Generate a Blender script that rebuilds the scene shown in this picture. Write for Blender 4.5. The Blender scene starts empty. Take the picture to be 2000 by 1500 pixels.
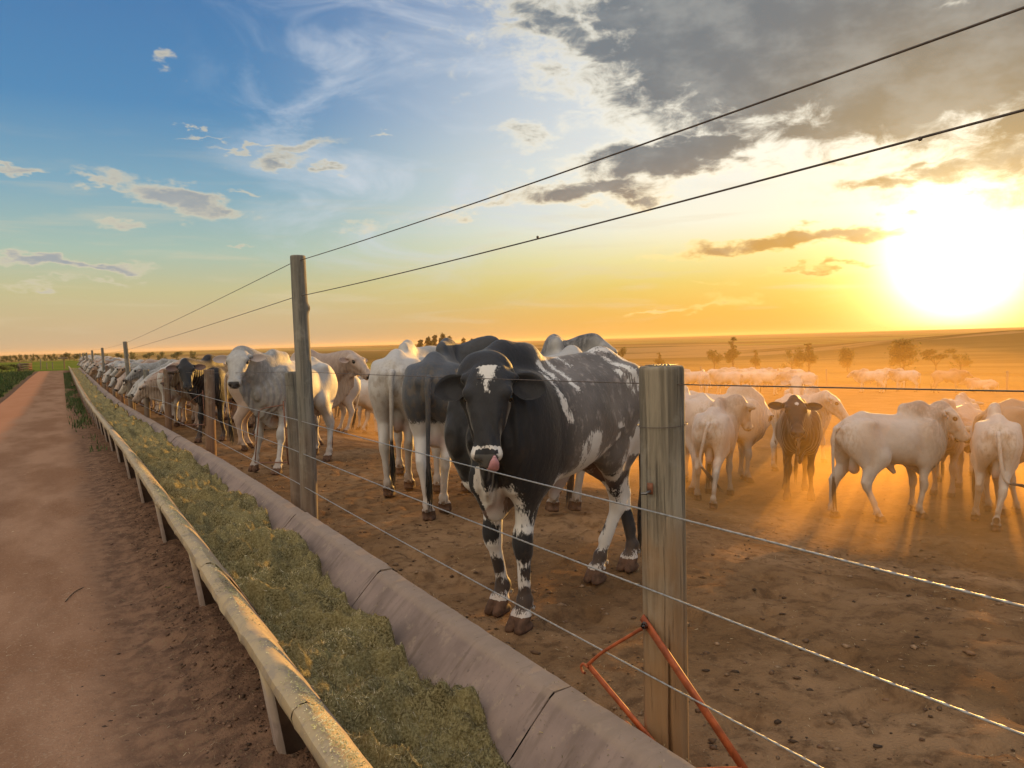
import bpy, math, random
import numpy as np
# ------------------------------------------------------------ camera
sc = bpy.context.scene
CAMH = 1.65
YAW, PITCH, ROLL = math.radians(30.3), math.radians(-3.2), math.radians(1.6)
def _basis():
    f = np.array([math.sin(YAW) * math.cos(PITCH), math.cos(YAW) * math.cos(PITCH), math.sin(PITCH)])
    r = np.array([math.cos(YAW), -math.sin(YAW), 0.]); u = np.cross(r, f)
    return r * math.cos(ROLL) - u * math.sin(ROLL), u * math.cos(ROLL) + r * math.sin(ROLL), f
CR, CU, CF = _basis(); CP = np.array([0, 0, CAMH])
cam = bpy.data.cameras.new('camera'); camo = bpy.data.objects.new('camera', cam); sc.collection.objects.link(camo)
sc.camera = camo; cam.sensor_width = 36; cam.lens = 27; cam.clip_start = 0.05; cam.clip_end = 40000
import mathutils
_m = mathutils.Matrix(((CR[0], CU[0], -CF[0], 0), (CR[1], CU[1], -CF[1], 0), (CR[2], CU[2], -CF[2], CAMH), (0, 0, 0, 1)))
camo.matrix_world = _m
def ray(px, py): return CF + CR * (px - 1000) / 1500. - CU * (py - 750) / 1500.     # a direction seen in the photograph
def azel(px, py):
    d = ray(px, py); d = d / np.linalg.norm(d); return math.degrees(math.atan2(d[0], d[1])), math.degrees(math.asin(d[2]))
# ------------------------------------------------------------ light, exposure
SUN_AZ, SUN_EL = 60.4, 4.4
sv = (math.sin(math.radians(SUN_AZ)) * math.cos(math.radians(SUN_EL)), math.cos(math.radians(SUN_AZ)) * math.cos(math.radians(SUN_EL)), math.sin(math.radians(SUN_EL)))
sl = bpy.data.lights.new('sun', 'SUN'); so = bpy.data.objects.new('sun', sl); sc.collection.objects.link(so)
sl.energy = 5.0; sl.angle = math.radians(0.9); sl.color = (1.0, 0.53, 0.12)
so.rotation_euler = mathutils.Vector(sv).to_track_quat('Z', 'Y').to_euler()
sc.view_settings.view_transform = 'Standard'; sc.view_settings.look = 'None'; sc.view_settings.exposure = 0.82; sc.view_settings.gamma = 1.0
sc.render.engine = 'CYCLES'; cy = sc.cycles
cy.use_denoising = True; cy.denoiser = 'OPENIMAGEDENOISE'; cy.max_bounces = 5; cy.diffuse_bounces = 3; cy.glossy_bounces = 2; cy.volume_bounces = 1
cy.transparent_max_bounces = 24; cy.transmission_bounces = 2; cy.sample_clamp_indirect = 4.0; cy.use_adaptive_sampling = True; cy.adaptive_threshold = 0.015
cy.caustics_reflective = False; cy.caustics_refractive = False

class NT:
    """small helper to write node trees as formulas"""
    def __init__(s, nt): s.nt = nt
    def n(s, t, **k):
        x = s.nt.nodes.new(t)
        for a, b in k.items(): setattr(x, a, b)
        return x
    def put(s, sock, v):
        if hasattr(v, 'is_output'): s.nt.links.new(v, sock)
        elif isinstance(v, (tuple, list)):
            v = tuple(v)
            if sock.type == 'RGBA' and len(v) == 3: v = v + (1,)
            sock.default_value = v
        else: sock.default_value = v
    def m(s, op, a, b=0.0, c=0.0, clamp=False):
        x = s.n('ShaderNodeMath', operation=op, use_clamp=clamp); s.put(x.inputs[0], a)
        if len(x.inputs) > 1: s.put(x.inputs[1], b)
        if op in ('MULTIPLY_ADD', 'SMOOTH_MIN', 'SMOOTH_MAX'): s.put(x.inputs[2], c)
        return x.outputs[0]
    def add(s, a, b): return s.m('ADD', a, b)
    def sub(s, a, b): return s.m('SUBTRACT', a, b)
    def mul(s, a, b): return s.m('MULTIPLY', a, b)
    def mix(s, f, a, b, mode='MIX'):
        x = s.n('ShaderNodeMix', data_type='RGBA', blend_type=mode); s.put(x.inputs[0], f); s.put(x.inputs[6], a); s.put(x.inputs[7], b); return x.outputs[2]
    def ss(s, x, a, b, lo=0.0, hi=1.0):
        r = s.n('ShaderNodeMapRange', interpolation_type='SMOOTHSTEP'); s.put(r.inputs[0], x); r.inputs[1].default_value = a; r.inputs[2].default_value = b
        r.inputs[3].default_value = lo; r.inputs[4].default_value = hi; return r.outputs[0]
    def ramp(s, f, stops):
        x = s.n('ShaderNodeValToRGB'); s.put(x.inputs[0], f); e = x.color_ramp.elements
        while len(e) < len(stops): e.new(0.5)
        for q, (p, c) in zip(e, stops): q.position = p; q.color = (*c, 1)
        return x.outputs[0]
    def vec(s, x, y, z=0.0):
        v = s.n('ShaderNodeCombineXYZ'); s.put(v.inputs[0], x); s.put(v.inputs[1], y); s.put(v.inputs[2], z); return v.outputs[0]
    def noise(s, v, scale, detail=4, rough=0.55, dist=0.0, dim='3D', col=False):
        x = s.n('ShaderNodeTexNoise', noise_dimensions=dim)
        if v is not None: s.put(x.inputs['Vector'], v)
        x.inputs['Scale'].default_value = scale; x.inputs['Detail'].default_value = detail; x.inputs['Roughness'].default_value = rough; x.inputs['Distortion'].default_value = dist
        return x.outputs['Color' if col else 0]
def lin(r, g, b): return tuple(((c / 255 + 0.055) / 1.055) ** 2.4 if c > 10 else c / 3294.6 for c in (r, g, b))

# ------------------------------------------------------------ sky
wd = bpy.data.worlds.new('World'); sc.world = wd; wd.use_nodes = True
def build_sky():
    nt = wd.node_tree; nt.nodes.clear(); N = NT(nt)
    out = N.n('ShaderNodeOutputWorld'); bg = N.n('ShaderNodeBackground'); nt.links.new(bg.outputs[0], out.inputs[0]); bg.inputs[1].default_value = 0.056
    tc = N.n('ShaderNodeTexCoord'); sp = N.n('ShaderNodeSeparateXYZ'); nt.links.new(tc.outputs['Generated'], sp.inputs[0])
    x, y, z = sp.outputs
    el = N.mul(N.m('ARCSINE', z), 57.2958); az = N.mul(N.m('ARCTAN2', x, y), 57.2958)
    dp = N.n('ShaderNodeVectorMath', operation='DOT_PRODUCT'); nt.links.new(tc.outputs['Generated'], dp.inputs[0]); dp.inputs[1].default_value = sv
    th = N.mul(N.m('ARCCOSINE', N.m('MINIMUM', dp.outputs['Value'], 0.99999)), 57.2958)
    E = N.m('DIVIDE', el, 90.0, clamp=True)
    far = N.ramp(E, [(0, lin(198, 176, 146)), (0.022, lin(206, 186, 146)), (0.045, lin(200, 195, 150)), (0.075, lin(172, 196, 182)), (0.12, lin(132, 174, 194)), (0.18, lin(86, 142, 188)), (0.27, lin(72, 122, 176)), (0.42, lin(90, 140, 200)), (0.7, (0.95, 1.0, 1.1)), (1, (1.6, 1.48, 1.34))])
    near = N.ramp(E, [(0, lin(222, 170, 82)), (0.02, lin(228, 186, 88)), (0.042, lin(234, 208, 112)), (0.062, lin(242, 230, 160)), (0.09, lin(250, 248, 226)), (0.13, lin(248, 248, 238)), (0.2, lin(232, 236, 236)), (0.28, lin(205, 216, 228)), (0.42, lin(160, 180, 210)), (0.7, (0.95, 1.0, 1.1)), (1, (1.6, 1.48, 1.34))])  # topmost stops of both ramps: unseen zenith brightened as added fill light
    col = N.mix(N.ss(th, 52, 16), far, near)
    # unseen bright sky added behind and above the viewer as fill light
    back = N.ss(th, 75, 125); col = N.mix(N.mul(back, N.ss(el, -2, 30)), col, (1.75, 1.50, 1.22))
    # cirrus streaks
    P = N.vec(N.mul(az, 0.045), N.mul(el, 0.11))
    w = N.noise(P, 2.2, 5, 0.6, 0.9)
    ca, ce = azel(760, 150)
    cm = N.mul(N.ss(N.m('ABSOLUTE', N.sub(az, ca + 2)), 19, 4), N.mul(N.ss(el, 1, 9), N.ss(el, 40, 20)))
    col = N.mix(N.mul(N.mul(N.ss(w, 0.42, 0.75), cm), 0.75), col, lin(214, 222, 232))
    w2 = N.noise(N.vec(N.mul(az, 0.03), N.mul(el, 0.3)), 3.0, 4, 0.55, 0.4)
    col = N.mix(N.mul(N.mul(N.ss(w2, 0.5, 0.72), N.mul(N.ss(el, 0.3, 2), N.ss(el, 16, 7))), 0.35), col, lin(226, 212, 182))
    # clouds
    wn = N.noise(P, 7.0, 4, 0.55, 0, '3D', True); ws = N.n('ShaderNodeSeparateColor'); nt.links.new(wn, ws.inputs[0])
    wa = N.mul(N.sub(ws.outputs[0], 0.5), 5.0); we = N.mul(N.sub(ws.outputs[1], 0.5), 3.2)
    az2 = N.add(az, wa); el2 = N.add(el, we)
    blobs = [  # photograph x, y, half width, half height, tilt, weight
        (1520, 60, 350, 175, 4, 1.3), (1860, 120, 360, 130, -3, 1.25), (1300, 70, 150, 60, 20, 0.95), (1360, 140, 170, 60, 14, 1.05), (1180, 90, 160, 40, 24, 0.95), (1230, 30, 130, 60, 20, 1.0), (1290, 160, 150, 40, 18, 0.95),
        (1080, 40, 120, 40, 20, 0.85), (1760, 245, 300, 45, 2, 0.75), (2300, 60, 360, 260, 0, 1.2), (1800, -220, 620, 240, 0, 1.2),
        (1320, 300, 190, 42, -3, 1.2), (1140, 368, 170, 26, -2, 0.95), (1240, 385, 80, 18, 0, 0.8), (1030, 262, 70, 26, 6, 0.6), (1450, 262, 50, 25, 10, 0.7), (1545, 285, 40, 15, 0, 0.6),
        (1020, 330, 55, 18, 20, 0.5), (930, 400, 110, 16, -12, 0.62), (1790, 345, 170, 20, 0, 0.85), (1900, 300, 120, 24, -6, 0.62), (1690, 318, 70, 18, -25, 0.55),
        (1560, 468, 240, 17, -3, 1.0), (1650, 452, 130, 10, -2, .8), (1600, 524, 130, 8, -4, 0.72), (1400, 552, 60, 4, 0, 0.5), (1320, 606, 170, 7, -2, 0.55), (1490, 590, 200, 20, -2, 0.35),
        (340, 385, 115, 24, 12, 0.95), (225, 362, 70, 9, 9, 0.7), (435, 400, 50, 18, 20, 0.8), (240, 436, 55, 11, -5, 0.6), (470, 371, 40, 6, -6, 0.6),
        (590, 287, 75, 17, -18, 0.75), (540, 318, 72, 13, -6, 0.7), (500, 288, 120, 5, -5, 0.6), (638, 334, 42, 9, -4, 0.7), (395, 270, 70, 4, 0, 0.55), (745, 267, 50, 4, 6, 0.55), (332, 120, 24, 14, 12, 0.7),
        (120, 513, 140, 12, 2, 0.9), (25, 328, 52, 8, 6, 0.75), (465, 478, 48, 5, 0, 0.6), (150, 552, 140, 5, 0, .5), (700, 445, 170, 10, -8, 0.35)]
    tot = None
    for px, py, hw, hh, ang, wt in blobs:
        a0, e0 = azel(px, py); c = math.cos(math.radians(max(-60, min(60, e0)))); k = 1 / 26.2
        t = math.radians(-ang + 1.6 * 0); ca_, sa_ = math.cos(t), math.sin(t)
        du = N.mul(N.sub(az2, a0), c); dv = N.sub(el2, e0)
        u = N.add(N.mul(du, ca_ / (hw * k)), N.mul(dv, sa_ / (hw * k)))
        v = N.add(N.mul(du, -sa_ / (hh * k)), N.mul(dv, ca_ / (hh * k)))
        r = N.add(N.mul(u, u), N.mul(v, v))
        b = N.mul(N.m('EXPONENT', N.mul(r, -0.8)), wt)
        tot = b if tot is None else N.m('MAXIMUM', tot, b)
    P2 = N.vec(N.mul(az, 0.11), N.mul(el, 0.2), 3.7)
    n1 = N.noise(P2, 3.2, 8, 0.66, 0.35)
    d = N.add(N.mul(tot, 1.12), N.mul(N.sub(n1, 0.5), 1.35))
    cover = N.ss(d, 0.31, 0.80); core = N.ss(d, 0.50, 0.98)
    prox = N.ss(th, 50, 10); low = N.ss(el, 14, 5)
    edge = N.mix(prox, lin(222, 212, 186), (1.25, 1.18, 0.98)); edge = N.mix(N.mul(prox, low), edge, (1.2, 0.82, 0.26))
    cc = N.mix(N.ss(th, 62, 34), lin(160, 168, 174), N.mix(prox, lin(125, 138, 150), lin(108, 113, 116)))
    cc = N.mix(N.mul(N.ss(th, 20, 6), 0.85), cc, lin(160, 140, 102)); cc = N.mix(N.mul(N.mul(prox, low), 0.85), cc, lin(205, 150, 62))
    n3 = N.noise(P2, 2.0, 5, 0.6); cc = N.mix(N.ss(n3, 0.35, 0.7, 0, 0.35), cc, lin(196, 196, 188))
    body = N.mix(core, edge, cc)
    col = N.mix(N.mul(cover, 0.96), col, body)
    # glow of the sun seen through the veil
    def glow(a, sg): return N.mul(N.m('EXPONENT', N.mul(N.mul(th, th), -1 / sg ** 2)), a)
    for a, sg, c in ((5.0, 2.6, (1, 0.92, 0.72)), (2.3, 4.6, (1.0, 0.84, 0.40)), (0.45, 7.5, (1.0, 0.70, 0.14))):
        g = glow(a, sg) if sg < 4 else N.mul(glow(a, sg), N.sub(1.0, N.mul(cover, 0.75))); col = N.mix(1.0, col, N.mix(1.0, N.vec(g, g, g), c, 'MULTIPLY'), 'ADD')
    col = N.mix(N.ss(el, -1.0, -6), col, (0.10, 0.07, 0.045))
    nis = N.n('ShaderNodeTexSky', sky_type='NISHITA'); nis.sun_disc = False; nis.sun_elevation = math.radians(SUN_EL); nis.sun_rotation = math.radians(SUN_AZ)
    nis.dust_density = 3.0; nis.air_density = 1.0
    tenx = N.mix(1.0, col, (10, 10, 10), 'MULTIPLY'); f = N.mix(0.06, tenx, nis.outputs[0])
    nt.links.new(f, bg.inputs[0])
build_sky()
wd.cycles.sampling_method = 'MANUAL'; wd.cycles.sample_map_resolution = 512
# ---------------------------------------------------------------- cattle
V3 = lambda *a: np.array(a, float)
def nrm(v):
    v = np.asarray(v, float); return v / np.linalg.norm(v)

class Field:
    """scalar field on a grid; shapes are melted together, then skinned as one continuous surface"""
    def __init__(s, lo, hi, h):
        s.lo = np.array(lo, np.float32); s.h = h
        s.n = np.ceil((np.array(hi) - lo) / h).astype(int) + 1
        s.F = np.full(s.n, 0.25, np.float32)
        s.ax = [s.lo[i] + h * np.arange(s.n[i], dtype=np.float32) for i in range(3)]
    def block(s, lo, hi, m):
        a = [max(0, int((lo[i] - m - s.lo[i]) / s.h)) for i in range(3)]
        b = [min(s.n[i], int((hi[i] + m - s.lo[i]) / s.h) + 2) for i in range(3)]
        sl = tuple(slice(a[i], max(a[i] + 1, b[i])) for i in range(3))
        X, Y, Z = np.meshgrid(s.ax[0][sl[0]], s.ax[1][sl[1]], s.ax[2][sl[2]], indexing='ij')
        return sl, np.stack([X, Y, Z], -1)
    def melt(s, sl, d, k, sub=False):
        A = s.F[sl]
        if sub:
            h = np.clip(0.5 - 0.5 * (A + d) / k, 0, 1); s.F[sl] = A * (1 - h) - d * h + k * h * (1 - h)
        else:
            h = np.clip(0.5 + 0.5 * (A - d) / k, 0, 1); s.F[sl] = A * (1 - h) + d * h - k * h * (1 - h)
    def bone(s, a, b, ra, rb, k=0.03, flat=1.0, side=(0, 1, 0)):
        a = V3(*a); b = V3(*b); r = max(ra, rb)
        sl, P = s.block(np.minimum(a, b) - r, np.maximum(a, b) + r, k + s.h)
        q = P - a.astype(np.float32); ab = (b - a).astype(np.float32)
        if flat != 1.0:
            sd = nrm(side).astype(np.float32); c = q @ sd
            t = np.clip((q @ ab - c * (sd @ ab)) / max(ab @ ab - (sd @ ab) ** 2, 1e-6), 0, 1)
            w = q - t[..., None] * ab; c = w @ sd
            w = w + ((1 / flat - 1) * c)[..., None] * sd
            d = (np.sqrt((w * w).sum(-1)) - (ra + (rb - ra) * t)) * (0.35 + 0.65 * flat)
        else:
            t = np.clip(q @ ab / max(ab @ ab, 1e-6), 0, 1)
            w = q - t[..., None] * ab
            d = np.sqrt((w * w).sum(-1)) - (ra + (rb - ra) * t)
        s.melt(sl, d, k)
    def ell(s, c, r, k=0.03, M=None, sub=False):
        c = V3(*c); r = V3(*r); R = r.max()
        sl, P = s.block(c - R, c + R, k + s.h)
        q = P - c.astype(np.float32)
        if M is not None: q = q @ np.array(M, np.float32)
        d = (np.sqrt(((q / r.astype(np.float32)) ** 2).sum(-1)) - 1) * r.min()
        s.melt(sl, d, k, sub)
    def loft(s, o, ax, sd, up, T, Wd, Tp, Bt, k=0.04, p=2.0, pinch=0.0):
        """cross-sections along an axis: half width, top and bottom per station"""
        o = V3(*o); M = np.stack([ax, sd, up], 1).astype(np.float32)
        T = np.array(T); cs = []
        for t, w, a, b in zip(T, Wd, Tp, Bt):
            for y in (-w, w):
                for z in (a, b): cs.append(o + np.array(ax) * t + np.array(sd) * y + np.array(up) * z)
        cs = np.array(cs)
        sl, P = s.block(cs.min(0), cs.max(0), k + s.h)
        q = (P - o.astype(np.float32)) @ M
        tt = np.linspace(T[0], T[-1], 200)
        def sm(v):
            v = np.interp(tt, T, v); kk = np.ones(13) / 13
            return np.convolve(np.pad(v, 6, 'edge'), kk, 'valid')
        t = np.clip(q[..., 0], T[0], T[-1])
        w = np.interp(t, tt, sm(Wd)); a = np.interp(t, tt, sm(Tp)); b = np.interp(t, tt, sm(Bt))
        zc = (a + b) / 2; hh = (a - b) / 2
        zn = (q[..., 2] - zc) / hh
        ww = w * (1 + pinch * np.clip(-zn, -1, 1))
        e = (np.abs(q[..., 1] / ww) ** p + np.abs(zn) ** p) ** (1 / p)
        d = (e - 1) * np.minimum(w, hh)
        d = d + np.abs(q[..., 0] - t)
        s.melt(sl, d.astype(np.float32), k)
    def skin(s):
        F = s.F; nx, ny, nz = F.shape; ins = F < 0
        c = np.zeros((nx - 1, ny - 1, nz - 1), np.uint8)
        for i in (0, 1):
            for j in (0, 1):
                for k in (0, 1): c += ins[i:nx - 1 + i, j:ny - 1 + j, k:nz - 1 + k]
        act = (c > 0) & (c < 8); I = np.argwhere(act); idx = np.full(act.shape, -1, np.int64)
        idx[act] = np.arange(len(I))
        acc = np.zeros((len(I), 3)); cnt = np.zeros(len(I))
        cor = [(i, j, k) for i in (0, 1) for j in (0, 1) for k in (0, 1)]
        for a in cor:
            for ax in range(3):
                if a[ax]: continue
                b = list(a); b[ax] = 1
                fa = F[I[:, 0] + a[0], I[:, 1] + a[1], I[:, 2] + a[2]]; fb = F[I[:, 0] + b[0], I[:, 1] + b[1], I[:, 2] + b[2]]
                m = (fa < 0) != (fb < 0); t = np.where(m, fa / np.where(m, fa - fb, 1), 0)
                p = np.repeat(np.array(a, float)[None], len(I), 0); p[:, ax] += t
                acc[m] += p[m]; cnt[m] += 1
        Vt = (I + acc / cnt[:, None]) * s.h + s.lo
        fs = []
        for ax in range(3):
            u, v = (ax + 1) % 3, (ax + 2) % 3
            A = [slice(None)] * 3; B = [slice(None)] * 3; A[ax] = slice(0, -1); B[ax] = slice(1, None)
            a, b = ins[tuple(A)], ins[tuple(B)]; E = np.argwhere(a != b)
            E = E[(E[:, u] > 0) & (E[:, v] > 0) & (E[:, u] < F.shape[u] - 1) & (E[:, v] < F.shape[v] - 1)]
            fl = a[E[:, 0], E[:, 1], E[:, 2]]
            def g(du, dv):
                e = E.copy(); e[:, u] += du; e[:, v] += dv; return idx[e[:, 0], e[:, 1], e[:, 2]]
            Q = np.stack([g(-1, -1), g(0, -1), g(0, 0), g(-1, 0)], 1)
            Q[~fl] = Q[~fl][:, ::-1]; fs.append(Q)
        return Vt, np.concatenate(fs)

def sweep(pts, rad, n=8, flat=None):
    """tapered tube along a path: verts, quads"""
    pts = np.array(pts, float); V = []; Fc = []
    up = V3(0.13, 0.2, 1)
    for i, p in enumerate(pts):
        t = nrm(pts[min(i + 1, len(pts) - 1)] - pts[max(i - 1, 0)])
        a = np.cross(t, up)
        if np.linalg.norm(a) < 0.05: a = np.cross(t, V3(1, 0, 0))
        a = nrm(a); b = np.cross(t, a)
        for j in range(n):
            th = 2 * np.pi * j / n; V.append(p + rad[i] * (np.cos(th) * a + np.sin(th) * b))
    for i in range(len(pts) - 1):
        for j in range(n):
            Fc.append((i * n + j, i * n + (j + 1) % n, (i + 1) * n + (j + 1) % n, (i + 1) * n + j))
    return np.array(V), np.array(Fc)

def ball(c, r, nu=12, nv=8, M=None):
    V = []; Fc = []
    for i in range(nv + 1):
        ph = np.pi * i / nv
        for j in range(nu):
            th = 2 * np.pi * j / nu
            V.append([np.sin(ph) * np.cos(th), np.sin(ph) * np.sin(th), np.cos(ph)])
    V = np.array(V) * r
    if M is not None: V = V @ np.array(M).T
    for i in range(nv):
        for j in range(nu):
            Fc.append((i * nu + j, (i + 1) * nu + j, (i + 1) * nu + (j + 1) % nu, i * nu + (j + 1) % nu))
    return V + np.array(c), np.array(Fc)

def leaf_ear(base, d, wide, cup, L, W, n=14, m=9):
    """cupped, pointed ear of real thickness"""
    V = []; Fc = []
    us = np.linspace(0, 1, n); vs = np.linspace(-1, 1, m)
    for layer in (0, 1):
        for u in us:
            w = W * (0.30 + 0.70 * np.sin(np.pi * min(1, u * 1.55 + .02) * 0.5)) * np.sqrt(max(0.0, 1 - max(0, (u - 0.42) / 0.58) ** 1.9)) + 0.002
            dp = W * 0.75 * (1 - 0.45 * u)
            for v in vs:
                p = base + d * L * u + wide * w * v * (1 - 0.12 * u) - cup * dp * (1 - v * v) * (w / W) + cup * 0.06 * L * u * u
                th = 0.007 * (1 - abs(v) ** 3) * (1 - u * 0.5)
                V.append(p + cup * (th if layer == 0 else -th) - wide * 0.12 * W * u * u)
    N = n * m
    for i in range(n - 1):
        for j in range(m - 1):
            a = i * m + j; Fc.append((a, a + 1, a + m + 1, a + m)); Fc.append((N + a, N + a + m, N + a + m + 1, N + a + 1))
        for j, fl in ((0, 1), (m - 1, 0)):
            a = i * m + j; q = (a, a + m, N + a + m, N + a); Fc.append(q if fl else q[::-1])
    return np.array(V), np.array(Fc), N

SLOT = dict(hide=0, hoof=1, eye=2, nose=3, tongue=4, horn=5)
def cow_mesh(name, poll=(1.02, 0, 1.42), hdir=(0.62, 0, -0.78), htilt=0.0, legs=None, h=0.016, hump=1.0, dewlap=1.0,
             bull=True, horns=0.0, tail=None, tongue=False, girth=1.0, neck_r=1.0, ear=None, lying=False, paint=None, spread=0.0, neck_mid=None, hsc=1.0, earsz=(.215, .062), hln=1.0, chest=1.0):
    """returns a mesh with the 'mask' attribute: R neck and hump grey, G bare pink skin, B black points, A painted patch"""
    legs = legs or {}
    S = V3(0, 1, 0)
    poll = V3(*poll); a = nrm(hdir)
    s_ = np.cross(V3(0, 0, 1), a); s_ = nrm(s_); u_ = np.cross(a, s_)
    if htilt: s_, u_ = s_ * np.cos(htilt) + u_ * np.sin(htilt), u_ * np.cos(htilt) - s_ * np.sin(htilt)
    hl = 0.50 * hsc * hln
    muz = poll + a * hl
    lo = np.minimum(V3(-1.05, -0.5, -0.03), np.minimum(poll, muz) - 0.3); hi = np.maximum(V3(0.95, 0.5, 1.85), np.maximum(poll, muz) + 0.3)
    if lo[2] < -0.03 and (min(poll[2], muz[2]) > 0.25): lo[2] = -0.03
    Fd = Field(lo, hi, h)
    dz = -0.60 if lying else 0.0
    g = girth
    # trunk
    Fd.loft((0, 0, dz), (1, 0, 0), (0, 1, 0), (0, 0, 1),
            [-0.86, -0.82, -0.72, -0.55, -0.30, 0.00, 0.28, 0.48, 0.48 + .16 * chest, 0.48 + .28 * chest, 0.48 + .34 * chest],
            [0.02, 0.11, 0.200, 0.255 , 0.275 * g, 0.315 * g, 0.300 * g, 0.265, 0.21, 0.13, 0.03],
            [1.16, 1.25, 1.335, 1.395, 1.385, 1.345, 1.365, 1.38, 1.31, 1.18, 1.06],
            [1.06, 0.95, 0.88, 0.86, 0.80, 0.725 - .03 * (g - 1), 0.70, 0.69, 0.72, 0.82, 0.95], k=0.05, p=2.15, pinch=0.10)
    Fd.bone((-0.70, 0, 1.30 + dz), (-0.48, 0, 1.385 + dz), 0.05, 0.055, 0.08)
    Fd.bone((-0.48, 0, 1.37 + dz), (0.35, 0, 1.335 + dz), 0.04, 0.045, 0.09)
    for y in (-1, 1):
        Fd.ell((-0.50, y * 0.205, 1.285 + dz), (0.075, 0.05, 0.05), 0.08)          # hook bone
        Fd.ell((-0.80, y * 0.085, 1.20 + dz), (0.06, 0.035, 0.05), 0.06)          # pin bone
        Fd.ell((-0.62, y * 0.145, 1.06 + dz), (0.20, 0.115, 0.24), 0.07)          # haunch
        Fd.ell((-0.30, y * 0.31 * g, 1.20 + dz), (0.10, 0.045, 0.09), 0.07, sub=True)  # flank hollow
        Fd.ell((0.45, y * 0.20, 1.08 + dz), (0.17, 0.09, 0.26), 0.07)             # shoulder
        Fd.ell((0.25, y * 0.33 * g, 1.00 + dz), (0.04, 0.03, 0.22), 0.08, sub=True)
    # legs: joints, then offsets of the foot
    feet = []
    for nm, y in (('hl', 1), ('hr', -1), ('fl', 1), ('fr', -1)):
        fx, fy, fz = legs.get(nm, (0, 0, 0)); w = y * (0.145 + spread)
        off = V3(fx, fy, fz)
        if lying:
            if nm[0] == 'h': J = [(-0.55, w, 0.45), (-0.20, y * 0.36, 0.28), (-0.55, y * 0.40, 0.10), (-0.25, y * 0.36, 0.07), (-0.17, y * .36, 0.06)]; Rr = [0.19, 0.12, 0.06, 0.045, 0.04]
            else: J = [(0.42, y * .16, 0.40), (0.52, y * 0.24, 0.20), (0.72, y * 0.18, 0.12), (0.50, y * 0.14, 0.07), (0.44, y * .14, 0.06)]; Rr = [0.15, 0.1, 0.06, 0.045, 0.04]
            for i in range(4): Fd.bone(J[i], J[i + 1], Rr[i], Rr[i + 1], 0.04)
            feet.append((V3(*J[-1]), 0)); continue
        if nm[0] == 'h':
            hip = V3(-0.56, y * 0.14, 1.10); st = V3(-0.40, y * 0.185, 0.84) + off * 0.22
            hk = V3(-0.745, w + y * 0.01, 0.525) + off * 0.55; hk2 = V3(-0.705, w, 0.47) + off * 0.6
            ft = V3(-0.675, w, 0.155) + off * V3(1, 1, 0.8) + V3(0, 0, 0); pa = V3(-0.625, w, 0.075) + off
            Fd.bone(hip, st, 0.19, 0.125, 0.06, 0.62)
            Fd.bone(V3(-0.68, y * .13, 1.02), V3(-0.62, y * 0.15, 0.72) + off * 0.35, 0.15, 0.075, 0.06, 0.7)
            Fd.bone(st, V3(-0.64, w, 0.60) + off * 0.5, 0.125, 0.062, 0.05, 0.72)
            Fd.bone(V3(-0.64, w, 0.66) + off * 0.45, hk, 0.06, 0.036, 0.03)
            Fd.bone(V3(-0.62, w, 0.60) + off * 0.5, hk2, 0.062, 0.052, 0.035, 0.8)
            Fd.ell(hk2 + V3(0.005, 0, 0.01), (0.06, 0.047, 0.075), 0.02)
            Fd.bone(hk2, ft, 0.046, 0.035, 0.025, 0.85)
            Fd.bone(hk, ft + V3(-0.012, 0, .1), 0.024, 0.02, 0.02)
            Fd.ell(ft, (0.043, 0.043, 0.045), 0.02)
            Fd.bone(ft, pa, 0.037, 0.042, 0.02)
        else:
            sh = V3(0.50, y * 0.155, 1.00); el = V3(0.36, y * 0.165, 0.80) + off * 0.12
            kn = V3(0.445, w, 0.465) + off * 0.55; ft = V3(0.435, w, 0.155) + off * V3(1, 1, .8); pa = V3(0.475, w, 0.075) + off
            Fd.bone(sh, el, 0.15, 0.115, 0.06, 0.62)
            Fd.bone(sh, V3(0.46, y * 0.15, 0.78), 0.13, 0.095, 0.06, .7)
            Fd.bone(el + V3(0.05, 0, 0), kn + V3(-0.01, 0, 0.06), 0.10, 0.052, 0.04, 0.75)
            Fd.bone(kn + V3(0, 0, 0.05), kn - V3(0, 0, 0.05), 0.052, 0.048, 0.02)
            Fd.ell(kn + V3(0.012, 0, 0), (0.047, 0.052, 0.065), 0.02)
            Fd.bone(kn - V3(0, 0, .04), ft, 0.040, 0.034, 0.025, 0.9)
            Fd.ell(ft, (0.043, 0.044, 0.045), 0.02)
            Fd.bone(ft, pa, 0.037, 0.043, 0.02)
        # cloven hoof
        for q in (-1, 1):
            Fd.bone(pa + V3(-0.01, q * 0.024, 0.015), V3(pa[0] + 0.05, pa[1] + q * 0.031, fz + 0.022), 0.036, 0.028, 0.006)
            Fd.bone(V3(pa[0] - 0.035, pa[1] + q * 0.026, fz + 0.03), V3(pa[0] + 0.02, pa[1] + q * 0.029, fz + 0.026), 0.026, 0.03, 0.008)
            Fd.ell(ft + V3(-0.045, q * 0.02, -0.045), (0.014, 0.012, 0.018), 0.008)   # dew claw
        feet.append((pa, fz))
    # neck, hump, dewlap
    nz = V3(0, 0, dz)
    P0 = V3(0.42, 0, 1.10) + nz; P2 = poll - a * 0.02 - u_ * 0.07
    P1 = V3(*neck_mid) if neck_mid is not None else (P0 + P2) / 2 + V3(0.12, 0, 0.04)
    ts = np.linspace(0, 1, 8); C = [(1 - t) ** 2 * P0 + 2 * t * (1 - t) * P1 + t * t * P2 for t in ts]
    Rn = np.interp(ts, [0, .35, .7, 1], [0.29, 0.235, 0.175, 0.135]) * neck_r
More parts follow.
